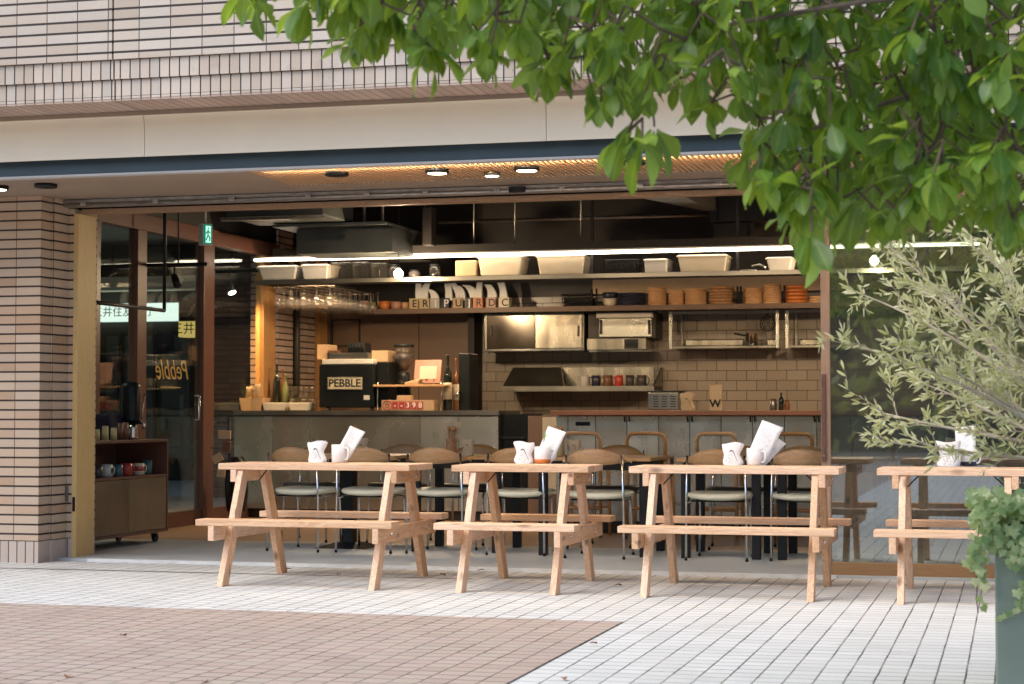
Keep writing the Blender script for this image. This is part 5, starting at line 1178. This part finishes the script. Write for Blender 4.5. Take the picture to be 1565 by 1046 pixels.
# exit sign
Y = 14.4; p = aY(314,359,Y); ex = T('exit_sign', 'small lit green running man exit sign hanging on a rod', 'exit sign', p); k = p.length/F
b = MB(); b.box(-8*k,8*k,-7*k,7*k,-16*k,16*k); Mx = Matrix.Translation(p) @ Matrix.Rotation(R(52),4,'Z'); b.xf(Mx); b.build('case', M['binwhite'], ex, bevel=.004)
def exq(x0,x1,z0,z1,m,d,n): b = MB(); b.box(x0*k,x1*k,-7*k-d-.001,-7*k-d,z0*k,z1*k); b.xf(Mx); return b.build(n,m,ex)
exq(-6.8,6.8,-14.5,14.5,M['exit_g'],.001,'green_panel'); exq(-3.6,5,-12.5,12.5,M['exit_e'],.0035,'white_doorway')
b = MB()
for a, c in (((0,7),(0,-1)),((0,-1),(-3,-9)),((0,-1),(3,-5)),((3,-5),(2.5,-10)),((0,5),(-3.4,1)),((0,5),(3.6,2))): b.tube([(a[0]*k,-7*k-.007,a[1]*k),(c[0]*k,-7*k-.007,c[1]*k)], .9*k, 6)
b.lathe([(0,-1.6*k),(1.5*k,0),(0,1.6*k)], (.5*k,-7*k-.007,9*k), 8, 1, .4); b.xf(Mx); b.build('running_figure', M['exit_f'], ex)
b = MB(); b.tube([p+Vector((0,0,16*k)),(p.x,p.y,3.42)], .009, 8); b.build('rod', M['binwhite'], ex)
# hanging black pipe rail
pr = aX(251,475,-6.85); hr = T('hanging_rail', 'thin black pipe frame hanging from the ceiling at the left', 'rail', (pr.x,pr.y,pr.z))
b = MB(); b.tube([(pr.x,pr.y,3.42),(pr.x,pr.y,pr.z)], .016, 8); b.build('drop_pipe', M['black'], hr)
b = MB(); b.tube([(pr.x,pr.y,pr.z),(pr.x,12.45,pr.z)], .016, 8); b.tube([(pr.x,12.45,pr.z),(pr.x,12.45,3.42)], .016, 8); b.build('cross_pipe', M['black'], hr)
# spots and bulbs
def spot(px, py, Y, lit, label):
    p = aY(px,py,Y); t = T('spotlight', label, 'spotlight', p); k = p.length/F; D_ = Vector((.45,-.25,-.85)).normalized()
    b = MB(); b.tube([p-D_*10*k, p+D_*9*k], [5*k,6.3*k], 14); b.build('can', M['ductd'] if lit else M['blackp'], t)
    b = MB(); b.tube([p+D_*9.05*k, p+D_*9.6*k], [6*k,5.5*k], 14); b.build('lens', M['spotlens'] if lit else M['blackp'], t)
    b = MB(); b.tube([p-D_*9*k, p-D_*9*k+Vector((0,0,14*k))], 1.6*k, 6); b.build('bracket', M['black'], t); return p
p = spot(352,440,16.8,True,'small lit spotlight left of the wine glasses'); q = spot(269,430,14.8,False,'dark spotlight hanging beside the black pipe frame')
for pp_, lab in ((p,'ceiling track carrying the lit spotlight'),(q,'ceiling track carrying the dark spotlight')):
    b = MB(); k = pp_.length/F; b.box(pp_.x-.3,pp_.x+.3,pp_.y-.02,pp_.y+.02,pp_.z+22*k,pp_.z+22*k+.03); b.tube([(pp_.x+.02,pp_.y,pp_.z+22*k+.03),(pp_.x+.02,pp_.y,3.42)], .008, 6); tag(b.build('lamp_track', M['black']), lab, 'track')
def bulb(px, py, Y, label, r=7):
    p = aY(px,py,Y); k = p.length/F; t = T('bare_bulb', label, 'lamp', p, 'bare bulbs hanging in the cafe')
    b = MB(); b.lathe([(0,-7.5*k),(4*k,-6*k),(7*k,-1*k),(6.4*k,3*k),(3*k,6.5*k),(2.6*k,8*k)], p, 18); b.build('globe', M['bulb'], t)
    b = MB(); b.lathe([(2.8*k,8.1*k),(2.8*k,13*k),(0,14*k)], p, 12); b.tube([p+Vector((0,0,13*k)),(p.x,p.y,3.42)], .004, 5); b.build('socket', M['black'], t)
bulb(609,419,16.6,'bare glowing bulb hanging left of the white bread bags'); bulb(1336,399,16.6,'bare glowing bulb seen through the glass among olive twigs')
# ================================================================== FOLIAGE
rnd = random.Random(11)
def inpoly(x, y, P):
    c = False; j = len(P)-1
    for i in range(len(P)):
        if (P[i][1] > y) != (P[j][1] > y) and x < (P[j][0]-P[i][0])*(y-P[i][1])/(P[j][1]-P[i][1])+P[i][0]: c = not c
        j = i
    return c
def leaf_broad(mb, base, d, nrm, Ln, W, fold=.18, droop=.25, waves=0):
    """obovate leaf: two halves folded along the midrib, tip drooping"""
    d = d.normalized(); s = d.cross(nrm).normalized(); n = s.cross(d).normalized()
    prof = [(0,.05),(.12,.16),(.35,.66),(.58,1.0),(.76,.88),(.90,.46),(1.0,.03)]
    v = []; f = []
    for i, (t, w) in enumerate(prof):
        c = base + d*(t*Ln) - n*(droop*Ln*t*t)
        lift = n*(fold*w*W*.5) ; wv = n*(.03*Ln*math.sin(t*9+waves))
        v += [c - s*(w*W*.5) + lift + wv, c, c + s*(w*W*.5) + lift - wv]
    for i in range(len(prof)-1):
        a = 3*i; f += [(a,a+1,a+4,a+3),(a+1,a+2,a+5,a+4)]
    mb.add(v, f, True)
def whorl(mb, tip, axis, n, Ln):
    """leaves of one twig tip, hanging outward and down"""
    axis = axis.normalized(); a0 = rnd.uniform(0, 6.28)
    u = axis.orthogonal().normalized(); w = axis.cross(u)
    for k in range(n):
        a = a0 + 2*math.pi*k/n + rnd.uniform(-.35,.35); out = u*math.cos(a)+w*math.sin(a)
        d = (axis*rnd.uniform(.25,.9) + out*rnd.uniform(.55,1.0) + Vector((0,0,-rnd.uniform(.25,.95)))).normalized()
        up = (Vector((0,0,1)) + out*.4 + Vector((rnd.uniform(-.6,.6),rnd.uniform(-.6,.6),0))).normalized()
        l = Ln*rnd.uniform(.72,1.15); pet = tip + d*.012
        leaf_broad(mb, pet, d, up, l, l*rnd.uniform(.42,.54), rnd.uniform(.1,.4), rnd.uniform(.05,.38), rnd.uniform(0,6))
POLY = [(335,-500),(338,-10),(362,8),(392,48),(420,22),(447,12),(478,40),(520,35),(540,70),(550,108),(578,88),(605,92),(640,112),(658,112),(690,98),(728,104),(748,128),(772,100),(792,104),(806,130),(836,148),(858,132),(905,118),(925,140),(905,195),(895,205),(925,205),(942,190),(958,235),(978,262),(1004,240),(1000,200),(1040,160),(1062,170),(1085,205),(1070,150),(1105,140),(1130,170),(1148,205),(1135,235),(1142,275),(1165,305),(1185,310),(1205,328),(1198,360),(1215,390),(1245,408),(1262,372),(1290,345),(1312,350),(1345,372),(1390,345),(1430,335),(1462,352),(1500,352),(1530,372),(1552,392),(1575,372),(1640,420),(1900,430),(2500,330),(2900,-200),(2600,-700),(900,-700)]
tree = T('broadleaf_tree', 'broad leaved tree whose drooping green boughs hang over the top right', 'tree', (2.55,4.9,0))
crown = MB(); tw = MB()
# limbs: trunk outside the frame on the right, boughs reaching left over the pavement
top = Vector((2.45,4.95,1.95))
limb = MB(); limb.tube([(2.6,4.9,-.05),(2.56,4.92,.6),(2.5,4.95,1.3),top,(2.35,5.0,2.6),(2.2,5.1,3.2)], [.14,.11,.10,.095,.07,.03], 14)
limb.build('trunk', M['bark'], tree)
def bez(a, b, c, n=9):
    return [(a*(1-t)**2 + b*2*t*(1-t) + c*t*t) for t in [i/(n-1) for i in range(n)]]
BO = []
for tgt in ((aD(420,-60,5.6)),(aD(700,-40,5.2)),(aD(900,60,5.9)),(aD(1100,40,4.9)),(aD(1180,220,5.4)),(aD(1330,130,6.1)),(aD(1420,280,5.0)),(aD(1540,180,5.6)),(aD(1250,-160,5.6)),(aD(1800,150,5.2)),(aD(2200,50,5.6)),(aD(1600,-300,5.9))):
    st_ = top + Vector((0,0,rnd.uniform(-.15,.55))); mid = (st_+tgt)/2 + Vector((0,rnd.uniform(-.1,.1),.30))
    pts = bez(st_, mid, tgt, 12); BO += pts
    limb = MB(); limb.tube(pts, [.034*(1-i/11)**1.3+.005 for i in range(12)], 8); limb.build('limb', M['bark'], tree)
tips = []
tries = 0
while len(tips) < 1000 and tries < 40000:
    tries += 1
    x = rnd.uniform(335, 2700) if rnd.random() < .3 else rnd.uniform(335, 1640); y = rnd.uniform(-480, 430)
    if y < -120 and rnd.random() < .6: continue
    if not inpoly(x, y+(34 if x < 1150 else 20), POLY) or not inpoly(x, y, POLY): continue
    D = rnd.uniform(4.7, 6.3)
    p = aD(x, y-14, D)
    if any((p-q).length < (.072 if x < 1150 else .058 if x < 1640 else .18) for q in tips): continue
    tips.append(p)
# the fringe: tips placed along the lower outline so that single leaves read against the wall
for (x, y) in [(375,-6),(392,12),(470,10),(548,72),(575,50),(640,78),(655,84),(690,66),(745,98),(800,100),(838,112),(868,104),(918,168),(905,150),(960,214),(982,228),(1000,206),(1040,132),(1088,168),(1130,150),(1142,250),(1160,270),(1178,240),(1216,340),(1240,368),(1226,300),(1280,320),(1310,318),(1345,338),(1400,305),(1466,322),(1540,350),(1560,345),(1186,272)]:
    tips.append(aD(x, y-12, rnd.uniform(4.8,5.5)))
tips.sort(key=lambda p: min((b-p).length for b in BO))
for p in tips:
    q = min(BO, key=lambda b: (b-p).length + max(0, p.z-b.z)*.4 + rnd.uniform(0,.05)); ax = (p-q); BO.append(p)
    if ax.length < .02: ax = Vector((0,0,-1))
    mid = (p+q)/2 + Vector((rnd.uniform(-.03,.03),rnd.uniform(-.03,.03),.05))
    tw.tube([q-ax*.02, mid, p], [.0055,.0042,.003], 5, False); BO.append(mid)
    whorl(crown, p, ax.normalized() + Vector((0,0,-.3)), rnd.choice((4,5,5,6)), rnd.choice((.075,.09,.105,.12)))
    if rnd.random() < .5: whorl(crown, (p*2+mid)/3, ax.normalized(), 3, .10)
tag(tw.build('twigs', M['twig'], tree), None, None, None, 'stuff')
co_ = crown.build('crown', M['leaf'], tree)
va = co_.data.attributes.new('vein', 'FLOAT', 'POINT'); va.data.foreach_set('value', [1.0 if i % 3 == 1 else 0.0 for i in range(len(co_.data.vertices))])
# ------------------------------------------------------------------ planter, olive, ivy
px0, py0 = wx(1518, 6.95), 6.95
pl = T('planter', 'big square grey green planter at the right edge of the photo', 'planter', (px0+.35, py0+.35, 0))
zp = .64
b = MB(); b.box(px0, px0+.7, py0, py0+.7, 0, zp); b.build('body', M['planter'], pl, bevel=.008)
MB().box(px0+.03, px0+.67, py0+.03, py0+.67, zp+.001, zp+.02).build('soil', M['soil'], pl)
ol = T('olive_tree', 'silvery olive tree spreading pale branches left from the planter', 'olive tree', (px0+.36, py0+.36, zp+.02))
base = Vector((px0+.36, py0+.36, zp+.02))
tr_ = MB(); f0 = base+Vector((-.03,.02,.22)); tr_.tube([base, base+Vector((-.02,0,.1)), f0], [.035,.03,.026], 10); tr_.build('trunk', M['olivebark'], ol)
ole = MB(); olb = MB()
def oleaf(p, d, l):
    d = d.normalized(); r_ = Vector((rnd.uniform(-1,1),rnd.uniform(-1,1),rnd.uniform(-.4,1))); s = d.cross(r_)
    if s.length < .05: s = d.orthogonal()
    s = s.normalized(); n = s.cross(d); w = l*rnd.uniform(.085,.125); bd = rnd.uniform(-.1,.2)*l
    v = [p, p+d*l*.3-s*w-n*bd*.1, p+d*l*.3+s*w-n*bd*.1, p+d*l*.68-s*w*.95-n*bd*.45, p+d*l*.68+s*w*.95-n*bd*.45, p+d*l-n*bd]
    ole.add(v, [(0,1,2),(1,3,4,2),(3,5,4)], True)
def twig(p, d, L_, lev, r):
    n = max(3, int(L_/.035)); pts = [p]; dd = d.normalized()
    for i in range(n):
        dd = (dd + Vector((rnd.uniform(-.16,.16),rnd.uniform(-.16,.16),rnd.uniform(-.14,.12)))).normalized(); pts.append(pts[-1]+dd*(L_/n))
    olb.tube(pts, [r*(1-.75*i/n) for i in range(n+1)], 5, False)
    for i, q in enumerate(pts[1:]):
        if lev < 2 and i > 0 and rnd.random() < .55:
            side = Vector((rnd.uniform(-1,1),rnd.uniform(-1,1),rnd.uniform(-.7,.8))); twig(q, dd*.7+side*.7, L_*rnd.uniform(.3,.55), lev+1, r*.5)
        if lev >= 1 or i > n*.4:
            for s in (-1,1):
                side = dd.cross(Vector((rnd.uniform(-1,1),rnd.uniform(-1,1),rnd.uniform(-1,1)))).normalized(); oleaf(q, dd*.8+side*s*.75, rnd.uniform(.030,.054))
    oleaf(pts[-1], dd, .05)
for (x, y, D, sag) in ((1362,380,7.5,.10),(1330,455,7.7,.08),(1318,532,7.3,.06),(1352,632,7.6,-.02),(1375,678,7.2,-.02),(1440,575,6.9,.05),(1520,400,7.6,.1),(1460,455,7.2,.08),(1400,440,7.9,.1),(1400,535,7.0,.04),(1420,590,7.6,.03),(1545,470,7.0,.1),(1500,600,7.8,.04),(1560,560,7.6,.1),
                     (1650,380,7.4,.1),(1720,480,7.0,.1),(1800,600,7.6,.05),(1600,250,7.6,.1),(1500,345,7.9,.15)):
    e = aD(x,y,D); st_ = f0 + Vector((rnd.uniform(-.02,.02),rnd.uniform(-.02,.02),rnd.uniform(-.05,.1))); mid = st_*.45+e*.55 + Vector((0,0,sag))
    pts = bez(st_, mid, e, 14); olb.tube(pts, [.011*(1-.75*i/13) for i in range(14)], 6, False)
    for i in range(4, 14):
        d = (pts[min(i+1,13)]-pts[i-1]).normalized()
        for _ in range(2):
            side = Vector((rnd.uniform(-1,1),rnd.uniform(-1,1),rnd.uniform(-.6,.7)))
            if rnd.random() < .64: twig(pts[i], d*.9+side*.7, rnd.uniform(.08,.19), 1, .003)
    twig(pts[-1], (pts[-1]-pts[-2]), .12, 1, .003)
olb.build('branches', M['olivebark'], ol); ole.build('crown', M['oleaf'], ol)
iv = T('ivy', 'variegated green ivy spilling over the rim of the planter', 'ivy', (px0+.2, py0+.2, zp+.02))
ivm = MB(); ivs = MB()
def ileaf(p, nrm, s):
    nrm = nrm.normalized(); u = nrm.cross(Vector((rnd.uniform(-.3,.3),rnd.uniform(-.3,.3),1))).normalized(); w = u.cross(nrm).normalized()
    a = rnd.uniform(-.7,.7); u, w = u*math.cos(a)+w*math.sin(a), w*math.cos(a)-u*math.sin(a)
    P = [(0,.28),(.28,.45),(.52,.30),(.42,.02),(.62,-.18),(.30,-.34),(0,-.78),(-.30,-.34),(-.62,-.18),(-.42,.02),(-.52,.30),(-.28,.45)]
    c = p + nrm*s*.08; v = [c]+[p + u*(x*s)+w*(y*s) + nrm*(rnd.uniform(-.06,.06)*s) for x, y in P]
    ivm.add(v, [(0,i+1,(i+1)%12+1) for i in range(12)], True)
def ivclump(x0,x1,y0,y1,z0,z1,n,out,s=(.020,.042)):
    for _ in range(n):
        p = Vector((rnd.uniform(x0,x1),rnd.uniform(y0,y1),rnd.uniform(z0,z1)))
        ileaf(p, out+Vector((rnd.uniform(-.6,.6),rnd.uniform(-.6,.6),rnd.uniform(-.1,.8))), rnd.uniform(*s))
ivclump(px0-.07, px0+.70, py0-.05, py0+.6, zp, zp+.10, 620, Vector((-.2,-.8,.5)))
ivclump(px0-.09, px0+.10, py0-.06, py0+.2, zp-.02, zp+.13, 120, Vector((-.4,-.8,.4)))
def strand(x, y, L_, sway, n, sz=.034):
    pts = [Vector((x,y,zp+.03))]
    for i in range(1,8): pts.append(Vector((x+sway*math.sin(i/7*2.2)+rnd.uniform(-.008,.008), y-.012-rnd.uniform(0,.012), zp+.03-L_*i/7)))
    ivs.tube(pts, .002, 5, False)
    for _ in range(n):
        t = rnd.random()**.8; i = min(6,int(t*7)); p = pts[i].lerp(pts[i+1], t*7-i) + Vector((rnd.uniform(-.028,.028),-rnd.uniform(0,.025),rnd.uniform(-.015,.015)))
        ileaf(p, Vector((rnd.uniform(-.5,.4),-1,rnd.uniform(-.2,.6))), rnd.uniform(.6,1.1)*sz)
for x, L_, sw, n in ((-.05,.20,-.02,22),(-.03,.34,-.03,26),(.0,.13,.01,16),(.03,.10,0,14),(.075,.17,.0,20),(.095,.30,.012,34),(.12,.24,.01,26),(.17,.15,0,20),(.22,.28,.01,26),(.30,.12,0,20),(.38,.22,0,24),(.46,.14,0,16),(.55,.26,0,22),(.64,.16,0,16)):
    strand(px0+x, py0-.01, L_, sw, n)
b = MB(); y_ = py0-.02
for k in range(9): p = Vector((px0+.01+.012*k, y_-.005, zp-.33+.006*k)); ileaf(p, Vector((0,-1,.2)), .02)
ivs.build('stems', M['twig'], iv); ivm.build('leaves', M['ivy'], iv)
# ------------------------------------------------------------------ fallen leaves
for k, (x, y, lab) in enumerate(((520,879,'curled brown leaf fallen beneath the right half of the farthest long table'),(672,878,'small dry leaf fallen between the two nearest picnic tables on the left'),(742,872,'dry brown leaf lying behind the left legs of the short picnic table'),
      (447,870,'dry leaf lying behind the left legs of the farthest long table'),(940,895,'flat dry leaf lying right of the short picnic table'),(184,972,'dark dry leaf on the red pavers at the left'),(106,1033,'pale dry leaf at the bottom left of the red pavers'),(312,1043,'dark dry leaf at the bottom edge of the red pavers'),
      (902,984,'tiny dry leaf where the red pavers meet the white ones'),(860,1036,'tiny dark leaf on the white pavers near the bottom edge'))):
    p = aZ(x,y,.008); b = MB(); a = rnd.uniform(0,6.28)
    leaf_broad(b, p, Vector((math.cos(a),math.sin(a),.25)), Vector((0,0,1)), .055 if k < 5 else .04, .03, .5, .35)
    tag(b.build('fallen_leaf', M['dryleaf']), lab, 'leaf', 'fallen leaves on the pavers')
# ------------------------------------------------------------------ across the street, mirrored in the glass
bb = T('opposite_building', 'grey building across the street, seen only in reflections', 'building', (0,-26,0))
MB().box(-60,60,-40,-26,0,9).build('wall', M['ductd'], bb)
fw = MB()
for _ in range(9000):
    x = rnd.uniform(-34,34); z = 7.2*math.sqrt(rnd.random()); y = -19+rnd.uniform(-1.6,1.6)
    if z > 4.6+1.9*math.sin(x*.55)+1.0*math.sin(x*1.7): continue
    s = rnd.uniform(.16,.34); c = Vector((x,y,z)); u = Vector((rnd.uniform(-1,1),rnd.uniform(-1,1),rnd.uniform(-1,1))).normalized(); w = u.orthogonal().normalized()
    fw.add([c-u*s,c-w*s*.6,c+u*s,c+w*s*.6], [(0,1,2,3)])
tag(fw.build('far_hedge', M['farleaf']), 'dark mass of street greenery behind the viewer, seen only in reflections', 'greenery', None, 'stuff')
# ================================================================== LIGHT, SKY, CAMERA
SUN_EL, SUN_AZ = R(49), R(226)          # azimuth clockwise from +Y (north); the sun stands behind the camera to the left
w = bpy.data.worlds.new('World'); SC.world = w; w.use_nodes = True; nt = w.node_tree
sky = nt.nodes.new('ShaderNodeTexSky'); sky.sky_type = 'NISHITA'; sky.sun_disc = False; sky.sun_elevation = SUN_EL; sky.sun_rotation = SUN_AZ
sky.air_density = 1.0; sky.dust_density = 1.5; sky.ozone_density = 1.0
nt.links.new(sky.outputs[0], nt.nodes['Background'].inputs[0]); nt.nodes['Background'].inputs[1].default_value = .15
sd = Vector((math.sin(SUN_AZ)*math.cos(SUN_EL), math.cos(SUN_AZ)*math.cos(SUN_EL), math.sin(SUN_EL)))
sl = bpy.data.lights.new('sun', 'SUN'); sl.energy = 1.5; sl.angle = R(50); sl.color = (1,.955,.875)
so = bpy.data.objects.new('sun', sl); COL.objects.link(so); so.rotation_euler = (-sd).to_track_quat('-Z','Y').to_euler()
def lamp(name, kind, loc, e, col, size=.1, sy=None, rot=(0,0,0)):
    l = bpy.data.lights.new(name, kind); l.energy = e; l.color = col
    if kind == 'AREA':
        l.size = size
        if sy: l.shape = 'RECTANGLE'; l.size_y = sy
    else: l.shadow_soft_size = size
    o = bpy.data.objects.new(name, l); COL.objects.link(o); o.location = loc; o.rotation_euler = rot; return o
for (px_, py_) in ((-4,289),(668,264),(752,268),(805,260)):
    q = aZ(px_, py_, ZC-.02); l = lamp('downlight_lamp', 'SPOT', (q.x, q.y, ZC-.05), 7, (1,.72,.42), .03); l.data.spot_size = R(110); l.data.spot_blend = .8
for (px_, py_, Y_) in ((609,419,16.6),(1336,399,16.6)):
    q = aY(px_, py_, Y_); lamp('bulb_lamp', 'POINT', (q.x, q.y, q.z-.06), 46, (1,.74,.45), .03)
q = aY(352,440,16.8); l = lamp('spot_lamp', 'SPOT', (q.x+.05, q.y-.03, q.z-.09), 85, (1,.50,.20), .03, rot=(R(38),R(8),R(-12))); l.data.spot_size = R(100); l.data.spot_blend = .7
for k_, X_ in enumerate((-5.6,-4.1,-2.6,-1.0)):
    t = T('spotlight', 'spotlight under the ceiling just inside the opening, seen as glints in the wall tiles', 'spotlight', (X_,13.0,3.16), 'spotlights just inside the opening')
    D_ = Vector((.02,.88,-.50)).normalized(); q = Vector((X_,13.0,3.16)); b = MB(); b.tube([q-D_*.08, q+D_*.07], [.035,.045], 14); b.tube([q, q+Vector((0,0,.27))], .01, 6); b.build('can', M['black'], t)
    b = MB(); b.tube([q+D_*.0705, q+D_*.073], [.04,.04], 14); b.build('lens', M['spotlens'], t)
    l = lamp('spot_lamp', 'SPOT', q+D_*.09, 90, (1,.74,.47), .035); l.rotation_euler = D_.to_track_quat('-Z','Y').to_euler(); l.data.spot_size = R(58); l.data.spot_blend = .9
cam = bpy.data.cameras.new('camera'); cam.lens = F/1565*36; cam.sensor_width = 36; cam.clip_end = 500; cam.clip_start = .05
cam.dof.use_dof = True; cam.dof.focus_distance = 11.6; cam.dof.aperture_fstop = 5.6
co = bpy.data.objects.new('camera', cam); COL.objects.link(co); co.location = O; co.rotation_euler = (math.pi/2+PIT, 0, YAW)
SC.camera = co
SC.view_settings.view_transform = 'Standard'; SC.view_settings.look = 'None'; SC.view_settings.gamma = 1; SC.view_settings.exposure = .98
SC.cycles.use_denoising = True; SC.cycles.max_bounces = 8; SC.cycles.transparent_max_bounces = 24; SC.cycles.sample_clamp_indirect = 6
